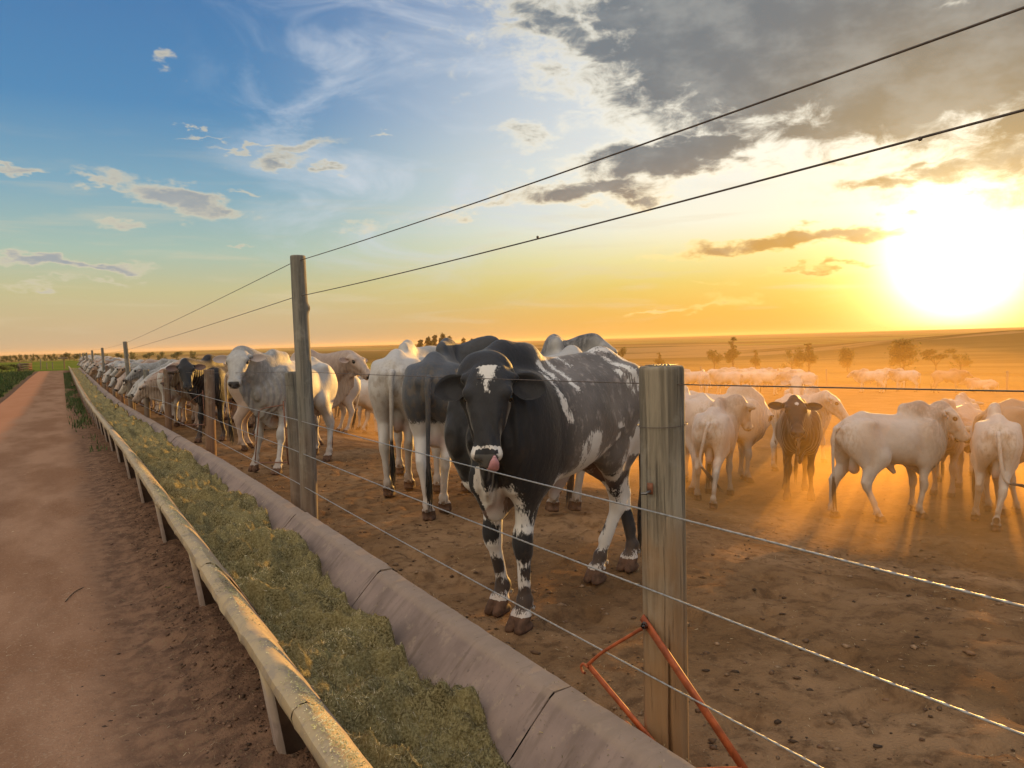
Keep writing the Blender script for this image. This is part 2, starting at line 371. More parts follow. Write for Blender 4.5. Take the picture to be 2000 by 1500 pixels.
    for i in range(7):
        tg = nrm(C[i + 1] - C[i]); sd = np.cross(V3(0, 0, 1), tg); sd = nrm(sd) if np.linalg.norm(sd) > .1 else S
        Fd.bone(C[i], C[i + 1], Rn[i], Rn[i + 1], 0.05, 0.56 + 0.12 * ts[i], sd)
        if dewlap > 0 and i < 7:
            dn = V3(0, 0, -1); dl = dewlap * (0.13 + 0.10 * np.sin(np.pi * min(1, ts[i] * 0.9 + .12)))
            b0 = C[i] + dn * (Rn[i] * 0.75) + V3(0.03, 0, 0); b1 = C[i] + dn * (Rn[i] + dl) + V3(0.05, 0, 0)
            wob = sd * 0.012 * np.sin(i * 2.3)
            Fd.bone(b0, b1 + wob, 0.10, 0.065, 0.05, 0.30, sd)
    if dewlap > 0:
        th = muz * 0.45 + poll * 0.55 - u_ * 0.15 * hsc
        Fd.bone(th, C[5] + V3(0, 0, -Rn[5] - 0.05), 0.05, 0.06, 0.04, 0.3, s_)
        Fd.bone((0.50 + .12 * chest, 0, 0.80 + dz), (0.50, 0, 0.66 + dz), 0.13, 0.09, 0.05, 0.45)
        Fd.bone((0.50, 0, 0.66 + dz), (0.25, 0, 0.70 + dz), 0.07, 0.05, 0.05, 0.45)
    if hump > 0:
        hz = 1.40 + dz
        ht_ = hz - 0.005 + 0.04 * hump; hr_ = 0.085 + 0.022 * hump
        Fd.bone((0.58, 0, hz - 0.10), (0.42, 0, ht_), 0.15, hr_, 0.08, 0.66)
        Fd.bone((0.42, 0, ht_), (0.24 - .03 * hump, 0.02, ht_ + .005), hr_, hr_ * .78, 0.06, 0.72)
        Fd.bone((0.26, 0, hz - 0.05), (0.08, 0, hz - 0.09), 0.10, 0.05, 0.08, 0.7)
    # head
    k = hsc
    Fd.loft(poll, a, s_, u_, np.array([-0.055, -0.03, 0.03, 0.09, 0.16, 0.24, 0.32, 0.38, 0.43, 0.47, 0.495, 0.51]) * k * hln,
            np.array([.03, .075, .108, .122, .116, .090, .071, .066, .072, .073, .060, .02]) * k,
            np.array([.02, .045, .070, .082, .080, .070, .058, .050, .046, .038, .020, .0]) * k,
            np.array([-.05, -.09, -.12, -.13, -.12, -.105, -.095, -.088, -.082, -.076, -.062, -.03]) * k, k=0.03, p=2.5, pinch=-0.22)
    Fd.loft(poll, a, s_, u_, np.array([0.0, 0.04, .10, .18, .26, .34, .42, .455, .47]) * k * hln,
            np.array([.03, .065, .075, .068, .052, .043, .043, .036, .01]) * k,
            np.array([-.05, -.05, -.05, -.05, -.05, -.05, -.06, -.07, -.08]) * k,
            np.array([-.13, -.165, -.195, -.185, -.150, -.128, -.118, -.108, -.10]) * k, k=0.03, p=2.2)
    Hp = lambda t, s, n: poll + (a * t * hln + s_ * s + u_ * n) * k
    for y in (-1, 1):
        Fd.ell(Hp(0.135, y * 0.098, 0.045), (0.036 * k,) * 3, 0.025)                 # brow
        Fd.ell(Hp(0.155, y * 0.123, 0.018), (0.021 * k,) * 3, 0.016, sub=True)        # eye socket
        Fd.bone(Hp(0.19, y * .088, -.01), Hp(0.30, y * 0.066, -0.02), 0.026 * k, .02 * k, 0.03)
        Fd.ell(Hp(0.455, y * 0.045, 0.008), (0.032 * k, .03 * k, .026 * k), 0.025)
        Fd.ell(Hp(0.497, y * 0.038, -0.004), (0.020 * k, .014 * k, .017 * k), 0.008, sub=True, M=None)  # nostril
        Fd.bone(Hp(0.02, y * .08, -.01), Hp(0.03, y * 0.135, -0.012), 0.032 * k, .026 * k, 0.02)  # ear root
        if horns > 0:
            Fd.bone(Hp(-0.02, y * .07, .03), Hp(-0.055, y * (0.09 + .03 * horns), .05 + .05 * horns), 0.026, .014, 0.012)
    Fd.bone(Hp(0.50, -0.055, -0.055), Hp(0.50, 0.055, -0.055), .006 * k, .006 * k, .01)
    Fd.ell(Hp(0.500, 0, -0.072), (.05 * k, .05 * k, .008 * k), 0.012, sub=True, M=np.stack([a, s_, u_], 1))  # mouth line
    if bull:
        Fd.bone((-0.10, 0, 0.76 + dz), (0.02, 0, 0.62 + dz), 0.07, 0.035, 0.05, 0.6)
        Fd.bone((-0.60, 0, 0.84 + dz), (-0.60, 0, 0.68 + dz), 0.055, 0.075, 0.03, .85)
    Fd.F = np.maximum(Fd.F, (lo[2] + 0.035) - Fd.ax[2][None, None, :]) if lo[2] > -0.04 else Fd.F
    V, Q = Fd.skin(); del Fd
    # relax
    for _ in range(1):
        e = np.concatenate([Q[:, [i, (i + 1) % 4]] for i in range(4)]); A = np.zeros_like(V); n = np.zeros(len(V))
        np.add.at(A, e[:, 0], V[e[:, 1]]); np.add.at(n, e[:, 0], 1); np.add.at(A, e[:, 1], V[e[:, 0]]); np.add.at(n, e[:, 1], 1)
        V = V * 0.5 + 0.5 * A / n[:, None]
    # masks
    q = V - poll; ht, hs, hn = q @ a / k / hln, q @ s_ / k, q @ u_ / k
    inhead = (ht > -0.02) & (ht < 0.54) & (np.abs(hs) < 0.15) & (hn < 0.14) & (hn > -0.2)
    ss = lambda x, a0, b0: np.clip((x - a0) / (b0 - a0), 0, 1) ** 2 * (3 - 2 * np.clip((x - a0) / (b0 - a0), 0, 1))
    M = np.zeros((len(V), 4)); M[:, 3] = 1
    x, y, z = V.T; z = z - dz
    body_r = ss(x, 0.10, 0.5) * (0.5 + 0.5 * ss(z, 0.7, 1.2)) + ss(z, 1.36, 1.52) * ss(x, 0.05, 0.25)
    M[:, 0] = np.clip(body_r, 0, 1) * np.where(inhead, 0.5, 1)
    legz = (z < 0.62) & ~inhead if not lying else np.zeros(len(V), bool)
    M[:, 0] = np.where(legz, 0.5 * ss(np.abs(z - 0.44), 0.13, 0.02), M[:, 0])
    M[:, 1] = np.where(inhead, 0, ss(z, 0.80, 0.66) * ss(z, .55, .68) * ((x < 0.6) & (x > -0.7)) * ss(np.abs(y), 0.16, 0.05))
    M[:, 2] = np.where(inhead, np.maximum(ss(ht, 0.455, 0.475) * ss(np.abs(hs), 0.07, 0.055) * ss(hn, -.07, -.055), ss(np.sqrt((ht - .155) ** 2 + (hn - .02) ** 2), 0.04, 0.022) * ss(np.abs(hs), .07, .09)), 0)
    foot = np.zeros(len(V))
    for p, fz in feet: foot = np.maximum(foot, ss(np.sqrt((V[:, 0] - p[0]) ** 2 + (V[:, 1] - p[1]) ** 2), 0.2, 0.12) * ss(V[:, 2] - fz, 0.105, 0.075))
    if paint is not None: M[:, 3] = paint(V, ht, hs, hn, inhead)
    parts = [(V, Q, M, None)]
    fc = V[Q].mean(1); slot = np.zeros(len(Q), int)
    slot[foot[Q].mean(1) > 0.5] = SLOT['hoof']
    slots = [slot]
    def add(v, f, m, s):
        mm = np.zeros((len(v), 4)); mm[:] = m; mm[:, 3] = 1
        parts.append((v, f, mm, None)); slots.append(np.full(len(f), SLOT[s]))
    # ears
    ed, ec = ear or ((-0.10, 1.0, -0.16), (0.75, 0.05, 0.62))
    for y in (-1, 1):
        d = nrm(a * (-ed[0]) + s_ * y * ed[1] + u_ * ed[2]); cup = a * 0.12 + u_ * ec[0] ; cup = nrm(cup - d * (cup @ d)); wide = np.cross(d, cup) * y
        v, f, N = leaf_ear(Hp(0.045, y * 0.105, -0.012), d, wide, cup, earsz[0] * k, earsz[1] * k)
        if y < 0: f = f[:, ::-1]
        mm = np.zeros((len(v), 4)); mm[:, 0] = 0.45; mm[:, 3] = 1
        mm[:N, 1] = 0.55 if paint is None else 0.0
        if paint is not None: mm[:, 3] = 1
        parts.append((v, f, mm, None)); slots.append(np.zeros(len(f), int))
        v, f = ball(Hp(0.155, y * 0.108, 0.020), 0.025 * k); add(v, f, 0, 'eye')
    # tail
    tl = tail or [(-0.86, 0, 1.24), (-0.915, 0, 1.16), (-0.925, 0, 0.98), (-0.915, 0.01, 0.75), (-0.90, 0.02, 0.55), (-0.89, 0.02, 0.40)]
    tl = [(-0.66, 0, 1.20)] + list(tl); tl = np.array(tl) + nz
    tt = np.linspace(0, 1, 30); s0 = np.linspace(0, 1, len(tl))
    sp = np.stack([np.interp(tt, s0, tl[:, i]) for i in range(3)], 1)
    for _ in range(3): sp[1:-1] = sp[1:-1] * .5 + (sp[:-2] + sp[2:]) * .25
    rd = np.interp(tt, [0, .12, .3, .75, 1], [.045, .034, .025, .017, .015])
    v, f = sweep(sp, rd, 10); m = np.zeros((len(v), 4)); m[:, 3] = 1; m[:, 2] = np.repeat(ss(tt, 0.72, 0.9), 10)
    if paint is not None: m[:, 3] = 1
    parts.append((v, f, m, None)); slots.append(np.zeros(len(f), int))
    if tongue:
        pts = [Hp(0.45, .008, -.075), Hp(0.502, .014, -.070), Hp(0.524, .024, -.045), Hp(0.524, .036, -.012), Hp(0.508, .044, .018), Hp(0.480, .046, .040)]
        tt2 = np.linspace(0, 1, 16); pp = np.array(pts); sp2 = np.stack([np.interp(tt2, np.linspace(0, 1, 6), pp[:, i]) for i in range(3)], 1)
        for _ in range(2): sp2[1:-1] = sp2[1:-1] * .5 + (sp2[:-2] + sp2[2:]) * .25
        r2 = np.interp(tt2, [0, .3, .6, .85, 1], [.022, .029, .030, .024, .009]) * k
        v, f = sweep(sp2, r2, 12)
        c = np.repeat(sp2, 12, 0); w = v - c; v = c + w - 0.55 * (w @ a)[:, None] * a   # flattened
        add(v, f, 0, 'tongue'); cap, cf = ball(sp2[-1], r2[-1]); add(cap, cf, 0, 'tongue')
    Vs = np.concatenate([p[0] for p in parts]); o = 0; Fs = []; Ms = np.concatenate([p[2] for p in parts])
    for p in parts: Fs.append(p[1] + o); o += len(p[0])
    me = mesh_from(name, Vs, np.concatenate(Fs), np.concatenate(slots))
    at = me.color_attributes.new('mask', 'FLOAT_COLOR', 'POINT'); at.data.foreach_set('color', Ms.astype(np.float32).ravel())
    # tail switch: its own strands, child object
    rng = np.random.default_rng(5); e = sp[-1]; dr = nrm(sp[-1] - sp[-4]); hv = []; hf = []; o = 0
    for i in range(46):
        ph = rng.uniform(0, 6.28); rr = rng.uniform(0, .016); L = rng.uniform(.14, .30)
        b0 = e - dr * rng.uniform(0.0, .14) + V3(np.cos(ph), np.sin(ph), 0) * rr
        pp = [b0 + dr * L * t * np.array([1, 1, 1]) + V3(0, 0, -1) * L * .25 * t * t + V3(np.cos(ph), np.sin(ph), 0) * (.035 * t * (1 - .6 * t)) * rng.uniform(.4, 1.3) for t in (0, .35, .7, 1)]
        v, f = sweep(pp, [.005, .006, .004, .0012], 4); hv.append(v); hf.append(f + o); o += len(v)
    hm = mesh_from(name + '_switch', np.concatenate(hv), np.concatenate(hf))
    return me, hm

def mesh_from(name, V, Fc, slot=None, smooth=True):
    me = bpy.data.meshes.new(name)
    V = np.asarray(V, np.float32); Fc = np.asarray(Fc, np.int32); n = Fc.shape[1]
    me.vertices.add(len(V)); me.vertices.foreach_set('co', V.ravel())
    me.loops.add(Fc.size); me.loops.foreach_set('vertex_index', Fc.ravel())
    me.polygons.add(len(Fc)); me.polygons.foreach_set('loop_start', np.arange(0, Fc.size, n, dtype=np.int32)); me.polygons.foreach_set('loop_total', np.full(len(Fc), n, np.int32))
    me.update(calc_edges=True)
    if smooth: me.polygons.foreach_set('use_smooth', np.ones(len(Fc), bool))
    if slot is not None: me.polygons.foreach_set('material_index', slot.astype(np.int32))
    me.validate(); me.update()
    return me
# ------------------------------------------------------------ terrain
_rng = np.random.default_rng(11)
_L = _rng.random((256, 256)).astype(np.float64)
def vnoise(x, y):
    xi = np.floor(x).astype(int); yi = np.floor(y).astype(int); fx = x - xi; fy = y - yi
    fx = fx * fx * (3 - 2 * fx); fy = fy * fy * (3 - 2 * fy)
    a = _L[xi & 255, yi & 255]; b = _L[(xi + 1) & 255, yi & 255]; c = _L[xi & 255, (yi + 1) & 255]; d = _L[(xi + 1) & 255, (yi + 1) & 255]
    return (a * (1 - fx) + b * fx) * (1 - fy) + (c * (1 - fx) + d * fx) * fy
def fbm(x, y, o=4, g=0.5):
    s = 0; a = 1; t = 0
    for i in range(o): s = s + a * vnoise(x * 2 ** i + 17.3 * i, y * 2 ** i + 5.1 * i); t += a; a *= g
    return s / t - 0.5
def sstep(x, a, b):
    t = np.clip((x - a) / (b - a), 0, 1); return t * t * (3 - 2 * t)
_gx = [-200, 4.2, 5.2, 7, 9.5, 12, 20, 40, 60, 100, 200, 350, 600, 20000]; _gz = [0, 0, -.20, -.56, -.74, -.86, -1.2, -1.9, -2.8, -5, -9, -13, -17, -17]
_yy = [-50, 10, 16, 24, 30, 45, 75, 100, 160, 400, 700, 20000]; _yz = [0, 0, -.1, -.24, -.34, -.38, -.25, -.25, -.5, -1.5, -5, -5]
def GY(y): return np.interp(y, _yy, _yz)
def GH(x, y):
    x = np.asarray(x, float); y = np.asarray(y, float)
    z = np.interp(x, _gx, _gz) + np.interp(y, _yy, _yz)
    r = np.hypot(x, y); az = np.degrees(np.arctan2(x, y))
    z = z - sstep(r, 450, 1200) * 13
    z = np.maximum(z, -20)
    z = z + sstep(r, 1500, 7000) * 15.5 + sstep(r, 2500, 9000) * 3 * fbm(az / 9 + 40, r / 3000, 3)
    b = sstep(az, 46, 66) * np.exp(-((r - 1000) / 420) ** 2); z = z + b * (19.5 + 3 * fbm(az / 3 + 9, r / 300, 3))
    return z
def hit(px, py, zoff=0.0):
    """where the line of sight through a point of the photograph meets the terrain"""
    d = ray(px, py); t = np.concatenate([np.linspace(1, 60, 4000), np.geomspace(60, 9000, 6000)])
    P = CP + d * t[:, None]; under = P[:, 2] < GH(P[:, 0], P[:, 1]) + zoff
    i = int(np.argmax(under)); return P[i], t[i]
def micro(x, y):
    near = np.exp(-np.maximum(0, np.hypot(x, y) - 6) / 14)
    pen = sstep(x, 1.7, 2.0); berm = sstep(x, 0.0, 0.35) * (1 - sstep(x, 0.95, 1.1)); road = (x < 0.1) & (x > -2.6)
    f1 = fbm(x * 7, y * 7, 4, 0.6); f2 = fbm(x * 1.1 + 3, y * 1.1, 3)
    z = pen * (np.clip(f1 + 0.08, -0.1, 1) * 0.055 + f2 * 0.05 - 0.05 * sstep(fbm(x * 4.5 + 60, y * 4.5, 2, .4), .10, .26)) + berm * (f1 * 0.075 + 0.02 * 0 + 0.11 * sstep(x, .25, .78) + .03 * fbm(x * 24, y * 24, 3, .6))
    z = z + (1 - pen) * (1 - berm) * (f1 * 0.008 + f2 * 0.015)
    rut = -0.022 * (np.exp(-((x + 0.55) / .16) ** 2) + np.exp(-((x + 1.75) / .2) ** 2)) * (x < 0.1)
    return (z + rut) * near
def axis(segs):
    o = []
    for a, b, s in segs: o += list(np.arange(a, b, s))
    return np.array(o)
GXA = np.concatenate([-np.geomspace(9000, 3.2, 46), axis([(-3, -2, .08), (-2, 4.4, .032), (4.4, 9, .06), (9, 16, .14)]), np.geomspace(16, 9000, 90)])
GYA = np.concatenate([-np.geomspace(300, 0.6, 14), axis([(-.5, 1, .06), (1, 7.5, .032), (7.5, 14, .06), (14, 26, .14)]), np.geomspace(26, 12000, 120)])
def sheet(name, xs, ys, dz, mat):
    X, Y = np.meshgrid(xs, ys, indexing='ij'); Z = GH(X, Y) + micro(X, Y) + (dz and dz - 0.03 * sstep(X, .40, .52) - .03 * sstep(X, -2.3, -2.42))
    # the soil is dug away under the trough
    if dz == 0: Z = Z - 0.30 * sstep(X, .79, .92) * (1 - sstep(X, 1.60, 1.70)) * ((Y < 101) & (Y > -3))
    V = np.stack([X, Y, Z], -1).reshape(-1, 3); nx, ny = X.shape
    i = np.arange(nx - 1)[:, None] * ny + np.arange(ny - 1)[None]
    F = np.stack([i, i + ny, i + ny + 1, i + 1], -1).reshape(-1, 4)
    me = mesh_from(name, V, F); me.materials.append(mat)
    o = bpy.data.objects.new(name, me); sc.collection.objects.link(o); o['kind'] = 'structure'; return o

# ------------------------------------------------------------ objects: bookkeeping
def link(o, parent=None):
    sc.collection.objects.link(o)
    if parent is not None: o.parent = parent
    return o
def obj(name, me, mat=None, parent=None):
    if mat is not None and len(me.materials) == 0: me.materials.append(mat)
    return link(bpy.data.objects.new(name, me), parent)
def tag(o, label=None, cat=None, group=None, kind=None):
    if label: o['label'] = label
    if cat: o['category'] = cat
    if group: o['group'] = group
    if kind: o['kind'] = kind
    return o
def empty(name, loc=(0, 0, 0), rz=0):
    o = bpy.data.objects.new(name, None); o.empty_display_size = 0.1; o.location = loc; o.rotation_euler = (0, 0, rz); return link(o)

# ------------------------------------------------------------ materials
def mat(name, rough=0.85, spec=0.25):
    m = bpy.data.materials.new(name); m.use_nodes = True; N = NT(m.node_tree); b = m.node_tree.nodes['Principled BSDF']
    b.inputs['Roughness'].default_value = rough; b.inputs['Specular IOR Level'].default_value = spec
    N.b = b; N.co = N.n('ShaderNodeTexCoord').outputs['Object']; N.sep = N.n('ShaderNodeSeparateXYZ'); m.node_tree.links.new(N.co, N.sep.inputs[0])
    N.x, N.y, N.z = N.sep.outputs
    return m, N
def bump(N, h, st=0.3, dist=0.01):
    x = N.n('ShaderNodeBump'); x.inputs['Strength'].default_value = st; x.inputs['Distance'].default_value = dist; N.put(x.inputs['Height'], h)
    N.nt.links.new(x.outputs[0], N.b.inputs['Normal'])
def scaled(N, sx, sy, sz):
    v = N.n('ShaderNodeVectorMath', operation='MULTIPLY'); N.put(v.inputs[0], N.co); v.inputs[1].default_value = (sx, sy, sz); return v.outputs[0]

def soil_mat():
    m, N = mat('bare soil and far fields', 1.0, 0.0)
    r = N.m('SQRT', N.add(N.mul(N.x, N.x), N.mul(N.y, N.y)))
    n1 = N.noise(N.co, 0.8, 5, 0.6); n2 = N.noise(N.co, 9.0, 6, 0.65); n3 = N.noise(N.co, 60.0, 4, 0.6)
    pen = N.mix(N.ss(n1, 0.35, 0.68), (0.155, 0.088, 0.042), (0.265, 0.160, 0.084))
    pen = N.mix(N.mul(N.ss(n2, 0.44, 0.70), 0.75), pen, (0.085, 0.048, 0.026)); pen = N.mix(N.mul(N.ss(n3, 0.62, 0.74), 0.45), pen, (0.36, 0.25, 0.13))
    berm = N.mix(N.ss(n2, 0.38, 0.62), (0.105, 0.062, 0.042), (0.185, 0.108, 0.068)); berm = N.mix(N.mul(N.ss(n3, 0.55, 0.7), 0.4), berm, (0.19, 0.155, 0.085))
    X = N.add(N.x, N.mul(N.sub(n1, 0.5), 0.5))
    near = N.mix(N.ss(X, 1.3, 1.6), berm, pen)
    # beyond the pens and to the left of the track: pasture, then a patchwork of fields
    v = N.n('ShaderNodeTexVoronoi'); v.inputs['Scale'].default_value = 0.0022; N.put(v.inputs['Vector'], scaled(N, 1, 0.6, 0)); pc = N.n('ShaderNodeSeparateColor'); N.nt.links.new(v.outputs['Color'], pc.inputs[0])
    g1 = N.noise(N.co, 0.02, 5, 0.6)
    past = N.mix(N.ss(g1, 0.4, 0.62), (0.100, 0.130, 0.022), (0.165, 0.165, 0.032)); past = N.mix(N.mul(N.ss(N.noise(N.co, 0.9, 4), 0.5, 0.7), 0.35), past, (0.07, 0.09, 0.02))
    dry = N.ss(N.m('DIVIDE', N.x, N.m('MAXIMUM', N.y, 1.0)), 0.35, 0.8); past = N.mix(N.mul(dry, .85), past, N.mix(N.ss(g1, .4, .62), (0.14, 0.090, 0.036), (0.20, 0.135, 0.055)))
    patch = N.mix(N.ss(pc.outputs[0], 0.35, 0.6), (0.035, 0.045, 0.016), (0.17, 0.13, 0.065)); patch = N.mix(N.ss(pc.outputs[1], 0.6, 0.7), patch, (0.10, 0.12, 0.035))
    wood = N.noise(scaled(N, 0.0016, 0.005, 0), 1.0, 5, 0.6); patch = N.mix(N.ss(wood, 0.52, 0.6), patch, (0.022, 0.030, 0.012))
    far = N.mix(N.ss(r, 420, 900), past, patch)
    edge = N.mul(N.sub(N.noise(N.co, 0.12, 4), 0.5), 6.0)
    k = N.m('MAXIMUM', N.ss(N.add(N.y, edge), 100, 103), N.ss(N.add(N.x, edge), 64, 68)); k = N.m('MAXIMUM', k, N.ss(N.add(N.x, N.mul(N.sub(n1, 0.5), 1.2)), -2.5, -2.9))
    c = N.mix(k, near, far); N.put(N.b.inputs['Base Color'], c)
    bump(N, N.add(N.mul(n2, 0.6), N.mul(n3, 0.35)), 0.8, 0.05); return m
def road_mat():
    m, N = mat('packed red earth', 1.0, 0.0)
    v = scaled(N, 1.0, 0.35, 1); n1 = N.noise(v, 1.3, 5, 0.6); n2 = N.noise(N.co, 11, 6, 0.65); n3 = N.noise(N.co, 70, 4, 0.6)
    c = N.mix(N.ss(n1, 0.36, 0.64), (0.205, 0.108, 0.060), (0.295, 0.170, 0.102)); c = N.mix(N.mul(N.ss(n2, 0.5, 0.7), 0.3), c, (0.17, 0.10, 0.065))
    c = N.mix(N.mul(N.ss(n3, 0.54, 0.66), 0.45), c, (0.36, 0.25, 0.16)); n9 = N.noise(N.co, 150, 3, .6); c = N.mix(N.mul(N.ss(n9, .55, .68), .5), c, (.12, .065, .04))
    red = N.ss(N.add(N.x, N.mul(N.sub(n1, 0.5), 0.6)), -1.05, -1.5); c = N.mix(N.mul(red, 0.65), c, (0.50, 0.215, 0.105))
    m1 = N.noise(N.co, 0.8, 5, 0.6); m2 = N.noise(N.co, 9.0, 6, 0.65); m3 = N.noise(N.co, 60.0, 4, 0.6)
    berm = N.mix(N.ss(m2, 0.38, 0.62), (0.105, 0.062, 0.042), (0.185, 0.108, 0.068)); berm = N.mix(N.mul(N.ss(m3, 0.55, 0.7), 0.4), berm, (0.19, 0.155, 0.085))
    dk = N.ss(N.add(N.x, N.mul(N.sub(n1, 0.5), 0.6)), -0.05, 0.32); c = N.mix(dk, c, berm)
    N.put(N.b.inputs['Base Color'], c); bump(N, N.add(N.mul(n2, 0.5), N.mul(n3, 0.4)), 0.45, 0.02); return m
def concrete_mat():
    m, N = mat('stained precast concrete', 0.75, 0.35)
    n1 = N.noise(N.co, 2.2, 5, 0.6); n2 = N.noise(N.co, 40, 5, 0.6); n3 = N.noise(scaled(N, 3, 14, 3), 1.0, 4, 0.6)
    c = N.mix(N.ss(n1, 0.35, 0.65), (0.165, 0.118, 0.094), (0.250, 0.182, 0.145)); c = N.mix(N.mul(N.ss(n3, 0.45, 0.7), 0.45), c, (0.12, 0.085, 0.06)); n6 = N.noise(N.co, 11, 6, .7); c = N.mix(N.mul(N.ss(n6, .54, .66), .45), c, (.33, .25, .17)); n7 = N.noise(scaled(N, 1, 6, 1), 2.0, 5, .7); c = N.mix(N.mul(N.ss(n7, .56, .64), .5), c, (.10, .07, .045))
    c = N.mix(N.mul(N.ss(n2, 0.60, 0.72), 0.6), c, (0.10, 0.075, 0.065))
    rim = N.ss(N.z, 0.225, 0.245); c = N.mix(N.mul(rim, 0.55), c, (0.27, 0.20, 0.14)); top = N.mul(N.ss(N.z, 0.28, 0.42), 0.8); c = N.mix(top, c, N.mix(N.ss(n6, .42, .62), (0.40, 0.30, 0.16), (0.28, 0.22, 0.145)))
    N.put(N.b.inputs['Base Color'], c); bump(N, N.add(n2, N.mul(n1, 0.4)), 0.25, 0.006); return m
def wood_mat(name, a, b, low=(0.25, 0.13, 0.06), lowk=0.5):
    m, N = mat(name, 0.85, 0.2)
    n = N.noise(scaled(N, 14, 14, 0.9), 1.6, 6, 0.65, 0.5); n1 = N.noise(scaled(N, 2, 2, 1.2), 1.3, 4, 0.6); n2 = N.noise(scaled(N, 60, 60, 3), 1.0, 4, 0.6)
    c = N.mix(N.ss(n, 0.33, 0.68), a, b); c = N.mix(N.mul(N.ss(n2, 0.55, 0.72), 0.5), c, (0.05, 0.045, 0.035)); n4 = N.noise(scaled(N, 75, 75, 1.3), 1.0, 5, 0.7, 0.3); c = N.mix(N.mul(N.ss(n4, 0.58, 0.68), 0.42), c, (0.035, 0.03, 0.024)); n5 = N.noise(N.co, 9, 5, .65); c = N.mix(N.mul(N.ss(n5, .5, .7), .4), c, (.33, .31, .26))
    c = N.mix(N.mul(N.ss(N.add(N.z, N.mul(N.sub(n1, .5), 1.6)), 1.0, 0.4), lowk), c, low)
    N.put(N.b.inputs['Base Color'], c); bump(N, N.sub(N.add(n, N.mul(n2, 0.5)), N.mul(N.ss(n4, .58, .66), 0.6)), 0.8, 0.010); return m
def plain(name, c, rough=0.6, spec=0.4, metal=0.0, var=0.35, scale=30, b2=None):
    m, N = mat(name, rough, spec); n = N.noise(N.co, scale, 4, 0.6); d = b2 or tuple(q * (1 - var) for q in c)
    N.put(N.b.inputs['Base Color'], N.mix(N.ss(n, 0.35, 0.68), c, d)); N.b.inputs['Metallic'].default_value = metal; bump(N, n, 0.15, 0.003); return m
def hide_mat(name, coat, neck, white=(0.50, 0.47, 0.43), flank=None, mott=0.25, pinkc=(0.30, 0.18, 0.14), nosec=(0.045, 0.040, 0.038), soil=1.0):
    m, N = mat(name, 0.62, 0.3)
    vc = N.n('ShaderNodeVertexColor', layer_name='mask'); s = N.n('ShaderNodeSeparateColor'); N.nt.links.new(vc.outputs[0], s.inputs[0]); R, G, B = s.outputs; A = vc.outputs['Alpha']
    n1 = N.noise(N.co, 3.2, 5, 0.62); n2 = N.noise(scaled(N, 1, 1, 0.45), 26, 5, 0.65); n3 = N.noise(scaled(N, 1, 1, 0.22), 120, 3, 0.6)
    base = N.mix(N.mul(N.ss(n1, 0.4, 0.68), mott), coat, tuple(q * 0.55 for q in coat))
    nk = N.mul(R, N.ss(N.add(N.mul(n2, 0.55), N.mul(n1, 0.45)), 0.25, 0.6))
    if flank is None: c = N.mix(nk, base, neck)
    else:
        fl = N.mix(N.ss(n1, 0.35, 0.7), flank, tuple(q * 0.6 for q in flank)); fl = N.mix(N.mul(N.ss(n2, 0.52, 0.7), 0.5), fl, tuple(min(1, q * 2.8) for q in flank)); c = N.mix(R, base, fl)
    wj = N.mix(N.mul(N.ss(n1, 0.42, 0.7), 0.3), white, (0.42, 0.30, 0.23))
    a2 = N.add(A, N.mul(N.sub(n2, 0.5), 0.9)); a2 = N.add(a2, N.mul(N.sub(n3, 0.5), 0.8))
    c = N.mix(N.ss(a2, 0.42, 0.58), wj, c)
    c = N.mix(N.mul(G, 0.75), c, pinkc); c = N.mix(N.ss(B, 0.3, 0.7), c, nosec)
    dirt = N.mul(N.ss(N.add(N.z, N.mul(N.sub(n1, .5), 0.6)), 0.42, 0.02), 0.22 + 0.23 * soil); c = N.mix(dirt, c, (0.20, 0.115, 0.065))
    st = N.noise(N.co, 5.5, 6, 0.7); c = N.mix(N.mul(N.mul(N.ss(st, 0.50, 0.66), N.ss(N.z, 1.30, 0.7)), 0.32 * soil), c, (0.23, 0.15, 0.085))
    rump = N.mul(N.mul(N.ss(N.x, -0.6, -0.85), N.ss(n2, 0.45, 0.6)), N.mul(N.ss(N.z, 0.75, 0.95), 0.35)); c = N.mix(rump, c, (0.16, 0.11, 0.06))
    N.put(N.b.inputs['Base Color'], c)
    N.b.inputs['Sheen Weight'].default_value = 0.25; N.b.inputs['Sheen Roughness'].default_value = 0.35; N.b.inputs['Sheen Tint'].default_value = (1, 0.9, 0.75, 1)
    fold = N.n('ShaderNodeTexWave', wave_type='BANDS', bands_direction='X'); fold.inputs['Scale'].default_value = 5.5; fold.inputs['Distortion'].default_value = 3.0; fold.inputs['Detail'].default_value = 2; N.put(fold.inputs['Vector'], N.co)
    fm = N.mul(N.mul(N.ss(N.x, 0.42, 0.62), N.ss(N.z, 1.4, 1.0)), N.ss(N.z, 0.6, 0.75))
    bump(N, N.add(N.add(N.mul(n3, 0.12), N.mul(n2, 0.3)), N.add(N.mul(N.mul(fold.outputs[1], fm), 0.8), N.mul(n1, 0.7))), 0.55, 0.03)
    return m
def leaf_mat(name, c1, c2, tr=0.35):
    m, N = mat(name, 0.7, 0.2); n = N.noise(N.co, 1.5, 3, 0.6)
    N.put(N.b.inputs['Base Color'], N.mix(N.ss(n, 0.35, 0.65), c1, c2))
    t = N.n('ShaderNodeBsdfTranslucent'); t.inputs[0].default_value = (*[q * 1.6 for q in c2], 1); mx = N.n('ShaderNodeMixShader'); mx.inputs[0].default_value = tr
    o = N.nt.nodes['Material Output']; N.nt.links.new(N.b.outputs[0], mx.inputs[1]); N.nt.links.new(t.outputs[0], mx.inputs[2]); N.nt.links.new(mx.outputs[0], o.inputs[0]); return m
